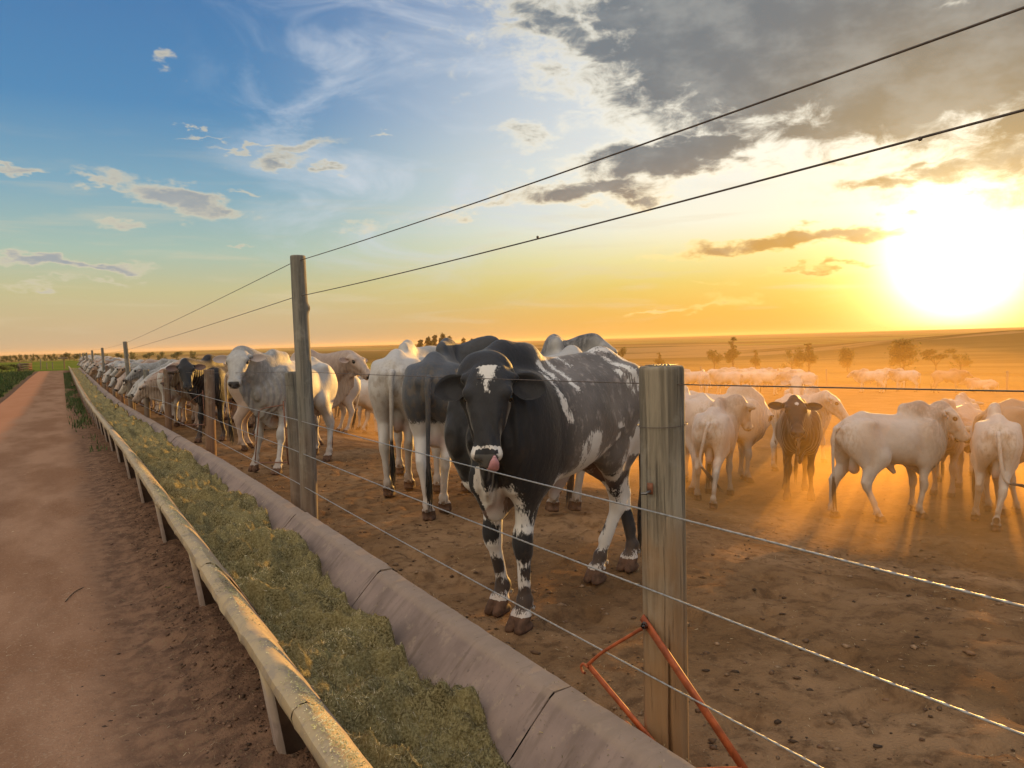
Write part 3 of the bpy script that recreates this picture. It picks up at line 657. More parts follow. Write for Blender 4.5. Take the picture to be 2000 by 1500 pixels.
def attr_mat(name, rough=0.8, tr=0.0):
    m, N = mat(name, rough, 0.2); vc = N.n('ShaderNodeVertexColor', layer_name='tint'); N.nt.links.new(vc.outputs[0], N.b.inputs['Base Color'])
    if tr:
        t = N.n('ShaderNodeBsdfTranslucent'); N.nt.links.new(vc.outputs[0], t.inputs[0]); mx = N.n('ShaderNodeMixShader'); mx.inputs[0].default_value = tr
        o = N.nt.nodes['Material Output']; N.nt.links.new(N.b.outputs[0], mx.inputs[1]); N.nt.links.new(t.outputs[0], mx.inputs[2]); N.nt.links.new(mx.outputs[0], o.inputs[0])
    return m
def tint(me, cols):
    at = me.color_attributes.new('tint', 'FLOAT_COLOR', 'POINT'); c = np.ones((len(cols), 4), np.float32); c[:, :3] = cols; at.data.foreach_set('color', c.ravel())

# ------------------------------------------------------------ the ground
M_soil = soil_mat(); M_road = road_mat()
sheet('ground', GXA, GYA, 0, M_soil)
sheet('dirt_road', GXA[(GXA > -2.45) & (GXA < 0.52)], GYA[(GYA > -3) & (GYA < 104)], 0.006, M_road)

def lumps(name, n, area, size, cols, seed, label=None):
    """loose crumbs of earth lying on the ground, one object"""
    rng = np.random.default_rng(seed); P = area(rng, n); n = len(P)
    oc = np.array([[1, 0, 0], [-1, 0, 0], [0, 1, 0], [0, -1, 0], [0, 0, 1], [0, 0, -1], [.7, .7, .2], [-.7, .7, .1], [-.7, -.7, .2], [.7, -.7, .1]], float)
    tri = np.array([[6, 0, 4], [6, 4, 2], [7, 2, 4], [7, 4, 1], [8, 1, 4], [8, 4, 3], [9, 3, 4], [9, 4, 0], [0, 6, 5], [6, 2, 5], [2, 7, 5], [7, 1, 5], [1, 8, 5], [8, 3, 5], [3, 9, 5], [9, 0, 5]])
    s = size[0] * (size[1] / size[0]) ** (rng.random(n) ** 3.2)
    an = rng.uniform(0, 6.28, n); c, sn = np.cos(an), np.sin(an)
    V = oc[None] * (1 + rng.uniform(-.35, .35, (n, 10, 1))) * np.stack([s * rng.uniform(.8, 1.4, n), s * rng.uniform(.6, 1, n), s * rng.uniform(.35, .7, n)], -1)[:, None]
    V = np.stack([V[..., 0] * c[:, None] - V[..., 1] * sn[:, None], V[..., 0] * sn[:, None] + V[..., 1] * c[:, None], V[..., 2]], -1)
    V[..., :2] += P[:, None]; V[..., 2] += (GH(P[:, 0], P[:, 1]) + micro(P[:, 0], P[:, 1]))[:, None] + s[:, None] * 0.2
    F = tri[None] + np.arange(n)[:, None, None] * 10
    me = mesh_from(name, V.reshape(-1, 3), F.reshape(-1, 3), smooth=False); cc = np.array(cols)[rng.integers(0, len(cols), n)] * rng.uniform(.7, 1.3, (n, 1)); tint(me, np.repeat(cc, 10, 0))
    o = obj(name, me, M_tint); tag(o, label, name.replace('_', ' '), kind='stuff'); return o
M_tint = attr_mat('crumbs', 0.9); M_straw = attr_mat('cut fodder', 0.75, 0.2)
def rect(x0, x1, y0, y1, pw=1.6, pwx=1.0): return lambda r, n: np.stack([x0 + (x1 - x0) * r.random(n) ** pwx, y0 + (y1 - y0) * r.random(n) ** pw], -1)
lumps('dirt_clods', 10000, rect(1.95, 11, 0.6, 12, 1.5, 1.5), (0.003, 0.022), [(.10, .058, .032), (.14, .08, .045), (.055, .034, .02), (.22, .14, .08)], 1, 'loose brown clods of dung and earth scattered over the pen')
lumps('earth_crumbs', 16000, rect(-0.1, .74, 1.0, 12, 1.7, .7), (0.002, 0.013), [(.12, .07, .045), (.08, .05, .033), (.17, .10, .065)], 2, 'dark earth crumbs heaped along the road side of the trough')
lumps('road_gravel', 5000, rect(-2.0, 0.1, 1.2, 14, 1.8), (0.003, 0.011), [(.26, .16, .11), (.40, .30, .22), (.14, .09, .06)], 3, 'fine gravel and grains lying on the red dirt road')

# ------------------------------------------------------------ trough
M_conc = concrete_mat(); SEC = 1.95
PROF = [(.588, .440), (.594, .463), (.618, .478), (.643, .479), (.668, .464), (.70, .428), (.74, .376), (.80, .286), (.87, .170), (.95, .03), (1.04, -.035), (1.22, -.04), (1.34, -.01), (1.42, .06), (1.52, .165), (1.598, .243), (1.622, .260), (1.700, .262), (1.716, .246), (1.705, .12), (1.67, -.10), (1.30, -.16), (.98, -.15), (.86, -.08), (.77, .10), (.70, .26), (.655, .365), (.60, .405)]
def trough_section(v):
    P = np.array(PROF); n = len(P); ys = np.linspace(0.004, SEC - 0.004, 40); r = np.random.default_rng(v)
    Y, I = np.meshgrid(ys, np.arange(n), indexing='ij'); X = P[I, 0].copy(); Z = P[I, 1].copy()
    w = 0.006 * (fbm(Y * 3 + v * 9, I * 0.35, 4, 0.6)) * 2; X += w; Z += 0.005 * fbm(Y * 9 + 50 * v, I * 0.7 + 3, 3) * 2
    chip = np.maximum(0, fbm(Y * 14 + v * 31, I * 0.2 + 9, 2) - 0.22) * 0.12 * ((P[I, 1] > .43) | ((P[I, 0] > 1.59) & (P[I, 1] > .2))); Z -= chip
    V = np.stack([X, Y, Z], -1).reshape(-1, 3); m = len(ys)
    i = np.arange(m - 1)[:, None] * n + np.arange(n)[None]; j = np.arange(m - 1)[:, None] * n + (np.arange(n)[None] + 1) % n
    F = np.stack([i, j, j + n, i + n], -1).reshape(-1, 4)
    # closed ends: inner strip between facing profile points
    NP_ = len(PROF); top = list(range(0, NP_ - 9)); bot = [int(round(NP_ - 1 - t * 8 / (len(top) - 1))) for t in range(len(top))]
    E = []
    for a in range(len(top) - 1):
        q = [top[a], top[a + 1], bot[a + 1], bot[a]]; q = q if len(set(q)) == 4 else [top[a], top[a + 1], bot[a], bot[a]]; E.append(q[::-1] ); E.append([(m - 1) * n + k for k in q])
    me = mesh_from('trough_body', V, np.concatenate([F, np.array(E)])); me.set_sharp_from_angle(angle=math.radians(35)); return me
def fin_mesh():
    pr = [(.606, .43), (.80, .28), (.88, .02), (.88, -.22), (.685, -.22), (.668, .0)]
    bm = []; V = []; 
    for t, dy in ((0, -.065), (1, -.045), (2, .045), (3, .065)):
        for x, z in pr:
            s = 1.0 if t in (1, 2) else 0.0
            V.append((x - .012 * s + (0.01 if not s else 0), dy, z))
    n = 6; F = []
    for k in range(3):
        for a in range(n): F.append((k * n + a, k * n + (a + 1) % n, (k + 1) * n + (a + 1) % n, (k + 1) * n + a))
    F += [(0, 1, 2, 5), (5, 2, 3, 4)]; F += [(18 + 5, 18 + 2, 18 + 1, 18 + 0), (18 + 4, 18 + 3, 18 + 2, 18 + 5)]
    return mesh_from('trough_fin', V, np.array(F), smooth=False)
TS = [trough_section(v) for v in (1, 2, 3)]; FM = fin_mesh()
for t_ in TS: t_.materials.append(M_conc)
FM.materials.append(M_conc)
rt = random.Random(4)
tl = {0: 'nearest concrete trough section, cut by the bottom edge of the photo', 1: 'concrete trough section just beyond the first dark joint below the near post', 2: 'concrete trough section in front of the black and white bull', 3: 'concrete trough section in front of the dark bull seen from behind', 4: 'concrete trough section at the foot of the tall leaning post'}
for i in range(-1, 51):
    y = 2.50 - SEC + i * SEC
    if y < -1: continue
    e = empty('feed_trough_section', (rt.uniform(-.006, .006), y, float(GY(y + 1)) + rt.uniform(-.005, .005)))
    k = i
    lb_ = tl.get(k) or (('%s concrete trough section counted from the bottom edge of the photo' % ('first second third fourth fifth sixth seventh eighth ninth tenth eleventh twelfth thirteenth fourteenth'.split()[k])) if k < 14 else 'concrete trough section in the distance holding green fodder beside the dirt road')
    tag(e, lb_, 'trough', 'concrete trough sections laid end to end')
    e.rotation_euler = (math.atan2(float(GY(y + 2) - GY(y)), 2.0), 0, rt.uniform(-.003, .003))
    obj('trough_body', TS[i % 3], None, e); f = obj('support_fin', FM, None, e); f.location = (0, .47, 0)
TROUGH_END = 2.5 - SEC + 51 * SEC

# ------------------------------------------------------------ fodder
def feed_h(x, y):
    l = 1.7 * fbm(x * 4.2 + 7, y * 3.4, 4, 0.6) + 0.55 - 3.4 * np.abs(fbm(x * 3.1 + .8 * np.sin(y * 3), y * 3.6 + 20, 3, .5)); pile = np.clip(0.5 + 1.6 * fbm(y * 2.1 + x * .6, y * .3 + x * .8 + 12, 2), 0, 1) ** 1.4
    xr = 1.415 - .10 * (1 - sstep(y, 1.6, 2.8)) + 0.16 * fbm(y * 1.9 + 30, y * 0 + 4, 3) + 0.055 * (pile - .5) + 0.05 * sstep(y, 3.5, 8)
    z = 0.110 + 0.155 * l + 0.060 * (pile - .3) * sstep(x, .9, 1.4) + 0.05 * sstep(y, 3.2, 7) - 0.02 * sstep(x, .9, 1.3)
    z = z + 0.03 * (1 - sstep(x, .75, .95))
    u_ = y * 2.3 + 1.5 * fbm(x * 1.6 + 9, y * 1.3, 2) + 0.5 * x; u_ = u_ - np.floor(u_); z = z + 0.060 * (sstep(u_, 0.0, 0.10) * (1 - u_) - .3) * (0.4 + 1.2 * np.clip(.5 + 2 * fbm(x * 2.2, y * 1.1 + 70, 2), 0, 1))
    hollow = (1 - sstep(y, 2.1, 3.2)) * sstep(x, .95, 1.18); z = z - hollow * (0.165 + 0.30 * np.maximum(0, 0.1 - l))
    z = z - 0.30 * sstep(x, xr, xr + 0.07) + 0.085 * fbm(x * 12, y * 12, 4, 0.6)
    return z
xs = np.linspace(.785, 1.64, 80); ys = np.concatenate([np.arange(.7, 6, .012), np.arange(6, 12, .03), np.arange(12, 30, .1), np.arange(30, 100, .4)])
X, Y = np.meshgrid(xs, ys, indexing='ij'); Z = feed_h(X, Y) + GY(Y); V = np.stack([X, Y, Z], -1).reshape(-1, 3); ny = len(ys)
i = np.arange(len(xs) - 1)[:, None] * ny + np.arange(ny - 1)[None]; F = np.stack([i, i + ny, i + ny + 1, i + 1], -1).reshape(-1, 4)
m_, N_ = mat('chopped silage', 0.95, 0.1); a_ = N_.noise(N_.co, 90, 5, 0.7); b_ = N_.noise(N_.co, 6, 4, 0.6)
N_.put(N_.b.inputs['Base Color'], N_.mix(N_.ss(a_, 0.36, 0.66), N_.mix(N_.ss(b_, .35, .65), (0.060, 0.046, 0.018), (0.200, 0.160, 0.062)), (0.34, 0.29, 0.14))); bump(N_, a_, 0.9, 0.02)
fo = obj('silage', mesh_from('silage', V, F), m_); tag(fo, 'olive green chopped silage filling the long concrete trough', 'silage', kind='stuff')
def flakes(name, n, P3, size, cols, seed, label, spread=0.5, wid=0.16):
    rng = np.random.default_rng(seed); P = P3(rng, n); n = len(P)
    an = rng.uniform(0, 6.28, n); tl_ = rng.normal(0, spread, n); s = size[0] + (size[1] - size[0]) * rng.random(n) ** 1.8; w = np.minimum(s, .012) * rng.uniform(wid * .6, wid * 1.6, n)
    d = np.stack([np.cos(an) * np.cos(tl_), np.sin(an) * np.cos(tl_), np.sin(tl_)], -1); q = np.stack([-np.sin(an), np.cos(an), rng.normal(0, .4, n)], -1)
    c = P + np.array([0, 0, 1.0]) * (np.abs(np.sin(tl_)) * s * .5 + .001)[:, None]
    a = c - d * s[:, None] / 2; b = c + d * s[:, None] / 2; u = q * w[:, None] / 2
    V = np.stack([a - u, b - u * .5, b + u * .5, a + u], 1).reshape(-1, 3); F = np.arange(4 * n).reshape(-1, 4)
    me = mesh_from(name, V, F, smooth=False); cc = np.array(cols)[rng.integers(0, len(cols), n)] * rng.uniform(.75, 1.45, (n, 1)) * np.clip(1 + 2.2 * fbm(P[:, 0] * 3.5, P[:, 1] * 3.0, 3), .45, 1.6)[:, None]; tint(me, np.repeat(cc, 4, 0))
    return tag(obj(name, me, M_straw), label, name.replace('_', ' '), kind='stuff')
OL = [(.215, .16, .055), (.29, .225, .09), (.09, .065, .025), (.36, .285, .13), (.38, .32, .19), (.12, .11, .040), (.19, .14, .055), (.09, .065, .03), (.13, .12, .04)]
def feedpts(rng, n):
    y = .75 + 13 * rng.random(n) ** 1.7; x = rng.uniform(.74, 1.56, n); z = feed_h(x, y)
    wall = np.interp(x, [.668, .74, .80, .87, .95, 1.04, 1.22, 1.34, 1.42, 1.52, 1.6], [.464, .376, .286, .170, .03, -.035, -.04, -.01, .06, .165, .243])
    k = z > wall - .01; return np.stack([x, y, z + GY(y)], -1)[k]
flakes('chopped_stems', 175000, feedpts, (.005, .026), OL + [(.42, .38, .26)], 7, 'short cut stems and leaves lying loose on top of the silage', .75)
def rimpts(rng, n):
    y = .9 + 9 * rng.random(n) ** 1.6; x = .655 + rng.normal(0, .028, n); z = np.interp(x, [.588, .594, .618, .643, .668, .70, .74], [.44, .463, .480, .481, .466, .430, .378])
    k = (x > .59) & (x < .73) & (fbm(y * 1.5, x * 0 + 3, 3) + rng.normal(0, .12, n) > -0.12); return np.stack([x, y, z + .002 + GY(y)], -1)[k]
flakes('fodder_dust', 22000, rimpts, (.003, .011), [(.34, .30, .14), (.24, .21, .09), (.45, .40, .22)], 8, 'pale fodder crumbs spilt along the outer rim of the trough', .2, .35)
def wallpts(rng, n):
    y = 1.0 + 8 * rng.random(n) ** 1.5; x = rng.uniform(1.3, 1.72, n) ; z = np.interp(x, [1.22, 1.34, 1.42, 1.52, 1.598, 1.622, 1.7, 1.716], [-.04, -.01, .06, .165, .243, .26, .262, .246])
    return np.stack([x, y, z + .003 + GY(y)], -1)
flakes('stray_stems', 1500, wallpts, (.004, .016), OL, 9, 'a few stray fodder bits stuck on the sloping inner wall of the trough', .15)
def penpts(rng, n):
    y = .5 + 11 * rng.random(n) ** 1.4; x = 1.75 + 8 * rng.random(n) ** 1.6; return np.stack([x, y, GH(x, y) + micro(x, y) + .004], -1)
flakes('straw_litter', 9000, penpts, (.008, .035), [(.30, .22, .11), (.42, .34, .20), (.20, .14, .07)], 10, 'fine pale straw litter trodden into the soil of the pen', .2, .12)
def roadpts(rng, n):
    y = 1.0 + 13 * rng.random(n) ** 1.6; x = -1.6 + 2.3 * rng.random(n); return np.stack([x, y, GH(x, y) + micro(x, y) + .008], -1)
flakes('road_litter', 5000, roadpts, (.008, .04), [(.30, .24, .13), (.40, .34, .22), (.15, .10, .06)], 12, 'scattered bits of dry stem on the dirt road', .2, .10)
# ------------------------------------------------------------ fence
M_wood = wood_mat('weathered grey timber', (0.135, 0.115, 0.085), (0.300, 0.255, 0.185), (0.27, 0.150, 0.065), 0.85)
M_wood2 = wood_mat('grey timber pole', (0.115, 0.108, 0.092), (0.235, 0.215, 0.175), (0.20, 0.12, 0.07), 0.5)
M_wood3 = wood_mat('reddish timber post', (0.13, 0.085, 0.055), (0.23, 0.16, 0.11), (0.21, 0.11, 0.06), 0.6)
M_steel = plain('galvanised wire', (0.38, 0.37, 0.35), 0.52, 0.5, 0.6, 0.3, 60)
M_oldwire = plain('old dark wire', (0.13, 0.10, 0.08), 0.6, 0.4, 0.3, 0.4, 40)
M_red = plain('red oxide paint', (0.40, 0.095, 0.030), 0.6, 0.35, 0.0, 0.45, 18); M_rust = plain('rusted steel', (0.21, 0.085, 0.045), 0.75, 0.3, 0.1, 0.5, 40)
M_bolt = plain('dull bolt steel', (0.16, 0.15, 0.14), 0.45, 0.5, 0.7, 0.3, 50)
def post_mesh(name, r, h, seed, taper=.95, crack=None, seg=48, rings=70, knot=None, bend=0.0):
    z = np.concatenate([np.linspace(-0.3, h - 0.012, rings), [h - .004, h]]); a = np.linspace(0, 2 * np.pi, seg, endpoint=False)
    Z, A = np.meshgrid(z, a, indexing='ij'); R = r * (1 + (taper - 1) * np.clip(Z / h, 0, 1))
    R = R + r * 0.05 * fbm(np.cos(A) * 1.2 + seed, Z * 1.6 + np.sin(A) * 1.2, 3) + r * 0.045 * fbm(A * 6 + seed * 3, Z * 1.2, 3) * np.cos(0)
    R[:, -1] = R[:, -1]; R[-1] -= 0.008; R[-2] -= 0.002
    if crack:
        a0, z0, z1, dp, sl = crack; ac = a0 + sl * (Z - z0) + 0.10 * fbm(Z * 5 + seed, Z * 0, 3); wd_ = 0.004 + 0.008 * sstep(Z, z1, z0)
        env = sstep(Z, z1 + .02, z1 - .15); dA = np.abs((A - ac + np.pi) % (2 * np.pi) - np.pi); R = R - dp * env * np.exp(-(dA / (wd_ / r * 0.5)) ** 2)
    if knot: R = R + knot[2] * np.exp(-(((A - knot[0] + np.pi) % (2 * np.pi) - np.pi) / .35) ** 2 - ((Z - knot[1]) / .035) ** 2)
    X = R * np.cos(A) + bend * (Z / h) ** 2; Y = R * np.sin(A) + bend * .4 * np.sin(Z * 2.2); n = len(z)
    V = np.stack([X, Y, Z], -1).reshape(-1, 3)
    i = np.arange(n - 1)[:, None] * seg + np.arange(seg)[None]; j = np.arange(n - 1)[:, None] * seg + (np.arange(seg)[None] + 1) % seg
    F = [tuple(q) for q in np.stack([i, j, j + seg, i + seg], -1).reshape(-1, 4)]
    # sawn end with slightly dished grain
    c = len(V); top = (n - 1) * seg; rr = V[top:top + seg]; cen = rr.mean(0); V2 = [V]
    rs = [0.8, 0.6, 0.4, 0.2]; prev = top
    for k, q in enumerate(rs):
        ring = cen + (rr - cen) * q; ring[:, 2] = h + 0.002 * math.sin(k * 2.1) ; V2.append(ring); st = c + k * seg
        for s in range(seg): F.append((prev + s, prev + (s + 1) % seg, st + (s + 1) % seg, st + s))
        prev = st
    V2.append(cen[None]); e = c + 4 * seg
    F3 = [(prev + s, prev + (s + 1) % seg, e) for s in range(seg)]
    me = bpy.data.meshes.new(name); me.from_pydata([tuple(v) for v in np.concatenate(V2)], [], F + F3); me.polygons.foreach_set('use_smooth', [True] * len(me.polygons)); me.update(); return me
def strip(name, pts, w, t, mat_, parent=None, side=(1, 0, 0)):
    """flat bar along a path"""
    pts = [V3(*p) for p in pts]; V = []; F = []
    s = nrm(side)
    for i, p in enumerate(pts):
        tg = nrm(pts[min(i + 1, len(pts) - 1)] - pts[max(i - 1, 0)]); b = nrm(np.cross(tg, s))
        for dy, dz in ((-1, -1), (1, -1), (1, 1), (-1, 1)): V.append(p + s * t / 2 * dy + b * w / 2 * dz)
    n = len(pts)
    for i in range(n - 1):
        for a in range(4): F.append((i * 4 + a, i * 4 + (a + 1) % 4, i * 4 + 4 + (a + 1) % 4, i * 4 + 4 + a))
    F += [(3, 2, 1, 0), (n * 4 - 4, n * 4 - 3, n * 4 - 2, n * 4 - 1)]
    return obj(name, mesh_from(name, np.array(V), np.array(F), smooth=False), mat_, parent)
def rod(name, pts, r, mat_, parent=None, n=8, sub=1):
    pts = np.array(pts, float)
    if sub > 1:
        t = np.linspace(0, 1, (len(pts) - 1) * sub + 1); s = np.linspace(0, 1, len(pts)); pts = np.stack([np.interp(t, s, pts[:, i]) for i in range(3)], 1)
        for _ in range(2): pts[1:-1] = pts[1:-1] * .5 + (pts[:-2] + pts[2:]) * .25
    v, f = sweep(pts, [r] * len(pts), n); return obj(name, mesh_from(name, v, f), mat_, parent)
def hx(px, py, X):
    d = ray(px, py); return CP + d * X / d[0]
def loop_pts(c, r, z=0, tilt=0.0, n=28, extra=0.5): return [(c[0] + r * math.cos(t), c[1] + r * math.sin(t), c[2] + tilt * math.cos(t)) for t in np.linspace(0, 2 * math.pi + extra, n)]

# the near post
NPX, NPY, NPH = 1.853, 2.112, 1.546
nf = math.atan2(-NPY, -NPX)          # the side that faces the viewer
np_ = empty('fence_post', (NPX, NPY, 0)); np_.rotation_euler = (math.radians(0.07), math.radians(0.15), 0)
tag(np_, 'thick weathered wooden post nearest the viewer, cracked along its foot', 'post', 'wooden fence posts beside the trough')
obj('post_shaft', post_mesh('post_shaft', .080, NPH, 3.3, .985, crack=(nf + 0.12, 0.0, 0.62, 0.035, 0.16), seg=160, rings=150), M_wood, np_)
rod('wire_tie', loop_pts((0, 0, 1.335), .0885, tilt=.004), .0014, M_oldwire, np_, 5)
ca, sa = math.cos(nf - .55), math.sin(nf - .55)
strip('peg_plate', [(ca * .087, sa * .087, 1.135), (ca * .087, sa * .087, 1.095)], .022, .004, M_rust, np_, side=(ca, sa, 0))
rod('peg', [(ca * .086, sa * .086, 1.105), (ca * .108, sa * .108, 1.104), (ca * .112 + .0, sa * .112 - .0, 1.100), (ca * .112 - sa * .02 * -1, sa * .112 + ca * .02 * -1, 1.098)], .0045, M_bolt, np_, 8)
nm_ = []
for k in range(-4, 5): nm_.append(((k * .013, -.05 + abs(k) * .006, NPH + .004), (k * .013, .05 - abs(k) * .006, NPH + .004)))
vv, ff, o_ = [], [], 0
for k, (a, b) in enumerate(nm_):
    zig = [V3(*a) + (V3(*b) - V3(*a)) * t + V3(.007 * (1 if q % 2 else -1), 0, 0) for q, t in enumerate(np.linspace(0, 1, 12))]
    v, f = sweep(zig, [.0011] * 12, 4); vv.append(v); ff.append(f + o_); o_ += len(v)
obj('nail_plate', mesh_from('nail_plate', np.concatenate(vv), np.concatenate(ff)), M_bolt, np_)

# the tall post with its short companion
SP = post_mesh('post_shaft', .072, 1.36, 8.1, .97); SP2 = post_mesh('post_shaft', .076, 1.36, 21.7, .96); SP3 = post_mesh('post_shaft', .066, 1.36, 41.2, .95)
TP = post_mesh('post_shaft', .074, 2.43, 5.5, .88, knot=(nf + math.pi * .62, 1.98, .018), rings=150, seg=64, bend=-.03)
MT = {0: M_wood2, 1: M_wood3}
rp = random.Random(9)
def short_post(x, y, me, label, m=M_wood2, h=1.0, lean=None):
    e = empty('fence_post', (x, y, float(GH(x, y)))); lean = lean or (rp.uniform(-.02, .02), rp.uniform(-.025, .015)); e.rotation_euler = (lean[0], lean[1], rp.uniform(0, 6)); e.scale = (1, 1, h)
    tag(e, label, 'post', 'wooden fence posts beside the trough'); s = obj('post_shaft', me, None, e)
    if len(me.materials) == 0: me.materials.append(m)
    s.material_slots[0].link = 'OBJECT'; s.material_slots[0].material = m
    v, f = sweep(loop_pts((0, 0, 1.24), .078), [.0015] * 28, 4)
    if 'tie' not in MT: MT['tie'] = mesh_from('wire_tie', v, f); MT['tie'].materials.append(M_oldwire)
    if y < 30: obj('wire_tie', MT['tie'], None, e)
    return e
short_post(1.915, 7.45, SP, 'short square-cut grey post strapped behind the tall leaning post', M_wood2, 1.04)
ys_post = [12.28, 17.65, 22.3, 27.1] + [32 + 5 * k for k in range(14)]
pl = {12.28: ('reddish brown post standing in front of the black bull', M_wood3), 17.65: ('grey brown post just beyond the black bull, third short post along', M_wood3), 22.3: ('grey post in front of the tan flank of a steer', M_wood2), 27.1: ('short grey post beside the second tall pole', M_wood2)}
for k, y in enumerate(ys_post):
    lb, m = pl.get(y, ('short distant fence post among the cattle feeding at the trough', M_wood2 if k % 2 else M_wood3))
    short_post(1.87, y, (SP2, SP3, SP)[k % 3], lb, m, 1.02)
def tall_post(y, label, h=1.0, x=1.80, lean=(0.0, 0.0)):
    e = empty('tall_pole', (x, y, float(GH(x, y)))); e.rotation_euler = (lean[0], lean[1], 0); e.scale = (1, 1, h); tag(e, label, 'pole', 'tall poles carrying the two high wires')
    if len(TP.materials) == 0: TP.materials.append(M_wood2)
    obj('post_shaft', TP, None, e); return e
tall_post(6.67, 'tall grey wooden pole with a knot, nearest of the tall poles', 1.003, lean=(0, .012))
for y, h, l in ((26.75, .93, 'second tall pole, leaning, rising above the tan steer'), (43.5, .93, 'third tall pole from the viewer, thin against the sky'), (58.5, .88, 'fourth tall pole from the viewer, small in the distance'), (72, .80, 'distant small tall pole above the feeding cattle'), (84, .78, 'distant small tall pole above the feeding cattle'), (98, .78, 'distant small tall pole above the feeding cattle')):
    tall_post(y, l, h, lean=(0, -.02 if y < 30 else 0.0))
# wires: three twisted strands in front of the posts, single wires through the post heads and high up
def wire(name, pts, r, label, m, twist=True, sag=0.012, grp='fence wires strung along the posts'):
    P = [V3(*p) for p in pts]; out = []
    for a, b in zip(P[:-1], P[1:]):
        L = np.linalg.norm(b - a); near = min(a[1], b[1]) < 8 and twist; n = max(3, int(L / (0.006 if near else 0.25)))
        for t in np.arange(n) / n: out.append(a + (b - a) * t - V3(0, 0, sag * 4 * t * (1 - t)))
    out.append(P[-1]); out = np.array(out); n = 9; Vv = []; 
    tg = np.gradient(out, axis=0); tg /= np.linalg.norm(tg, axis=1)[:, None]; A = np.cross(tg, [0, 0, 1.0]); A /= np.linalg.norm(A, axis=1)[:, None]; B = np.cross(tg, A)
    s = np.concatenate([[0], np.cumsum(np.linalg.norm(np.diff(out, axis=0), axis=1))])
    th = np.linspace(0, 2 * np.pi, n, endpoint=False)[None]; ph = (s / 0.045 * 2 * np.pi)[:, None]
    rr = r * (1 + (0.15 * np.cos(3 * (th) + 0) if twist else 0.0)) * np.ones_like(ph); ang = th + (ph / 3 * 1.0 if twist else 0)
    V = out[:, None] + rr[..., None] * (np.cos(ang)[..., None] * A[:, None] + np.sin(ang)[..., None] * B[:, None]); V = V.reshape(-1, 3); k = len(out)
    i = np.arange(k - 1)[:, None] * n + np.arange(n)[None]; j = np.arange(k - 1)[:, None] * n + (np.arange(n)[None] + 1) % n
    F = np.stack([i, j, j + n, i + n], -1).reshape(-1, 4)
    return tag(obj(name, mesh_from(name, V, F), m), label, 'wire', grp)
py_ = [-3.0, 2.0, 7.0] + ys_post
for hgt, lb in ((1.040, 'upper twisted strand crossing the bull below its chin'), (.757, 'middle twisted strand crossing in front of the cattle at leg height'), (.440, 'lowest twisted strand, running just above the trough')):
    pts = []
    for y in py_:
        yy = y; g = float(GH(1.85, y)); hh = hgt - (0.03 if y > 5 else 0) * (hgt > .5)
        pts.append((1.757 if y < 8 else 1.775, yy, g + hh))
    wire('fence_strand', pts, .0033, lb, M_steel, True, .010)
wire('top_wire', [(1.86, y, float(GH(1.85, y)) + (1.53 if y < 0 else 1.482 if y < 3 else 1.425 if y < 8 else 1.34)) for y in py_], .0021, 'thin single wire passing through the post heads in front of the bull’s forehead'.replace('’', "'"), M_oldwire, False, .004)
for hh, lb in (((2.125, 2.09, 1.72), 'lower of the two dark wires slanting across the sky'), ((2.345, 2.395, 1.95), 'upper of the two dark wires slanting across the sky')):
    wire('high_wire', [(1.85, -7, hh[0]), (1.85, .9, hh[0]), (1.80, 6.84, hh[1]), (1.80, 26.75, hh[2]), (1.80, 43.5, hh[2] - .12), (1.80, 58.5, hh[2] - .1), (1.8, 72, hh[2] - .2), (1.8, 98, hh[2] - .25)], .0032, lb, M_oldwire, False, .02, 'high wires on the tall poles')
for px, py, X in ((1050, 463, 1.83), (1797, 271, 1.85)):
    c = hx(px, py, X); v, f = ball(c, .006, 8, 6); e = obj('wire_knot', mesh_from('wire_knot', v * np.array([1, 1, 1]), f), M_oldwire); tag(e, 'tiny knot on the lower high wire, ' + ('left one near the middle of the sky' if px < 1200 else 'right one near the edge of the photo'), 'wire knot')
# wire-spacing brackets
def bracket(label, A, B, C, D, X0, X1, m, w=.03, hooks=(), boltp=None, rr=.0065):
    e = empty('wire_bracket', tuple(hx(*A, X0))); tag(e, label, 'bracket', 'steel brackets that hold the wires apart'); o = V3(*hx(*A, X0)); P = lambda p, X: hx(*p, X) - o
    strip('post_bar', [P(A, X0), P(B, X0)], w, .006, m, e, side=(1, .15, 0)); strip('outer_bar', [P(C, X1), P(D, X1)], w * .8, .006, m, e, side=(1, .15, 0))
    a, c = P(A, X0) + (P(B, X0) - P(A, X0)) * .06, P(C, X1); mid = a + (c - a) * .75 + V3(0, 0, .012); rod('cross_rod', [a, mid, c], rr, m, e, 8, 6)
    b, d = P(B, X0) + (P(A, X0) - P(B, X0)) * .04, P(D, X1); rod('cross_rod', [b, b + (d - b) * .8, d], rr, m, e, 8, 6)
    for q in hooks:
        h = P(q, X1); rod('hook', [h + V3(-.004, .0, .0), h + V3(-.012, .022, .012), h + V3(-.014, .036, -.006), h + V3(-.014, .026, -.026), h + V3(-.014, .008, -.024)], .0052, m, e, 8, 4)
    if boltp: 
        h = P(boltp, X0 - .006); v, f = sweep([h + V3(.010, .003, 0), h + V3(-.012, -.012, 0)], [.012, .012], 6); obj('bolt', mesh_from('bolt', v, f, smooth=False), M_bolt, e); v, f = sweep([h + V3(-.010, -.010, 0), h + V3(-.022, -.022, 0)], [.006, .0055], 10); obj('bolt', mesh_from('bolt_end', v, f), M_bolt, e)
    return e
bracket('red painted steel wire bracket hanging loose from the near post', (1254, 1205), (1462, 1515), (1148, 1298), (1322, 1505), 1.762, 1.752, M_red, .030, ((1150, 1303), (1234, 1418)), (1258, 1220), .0068)
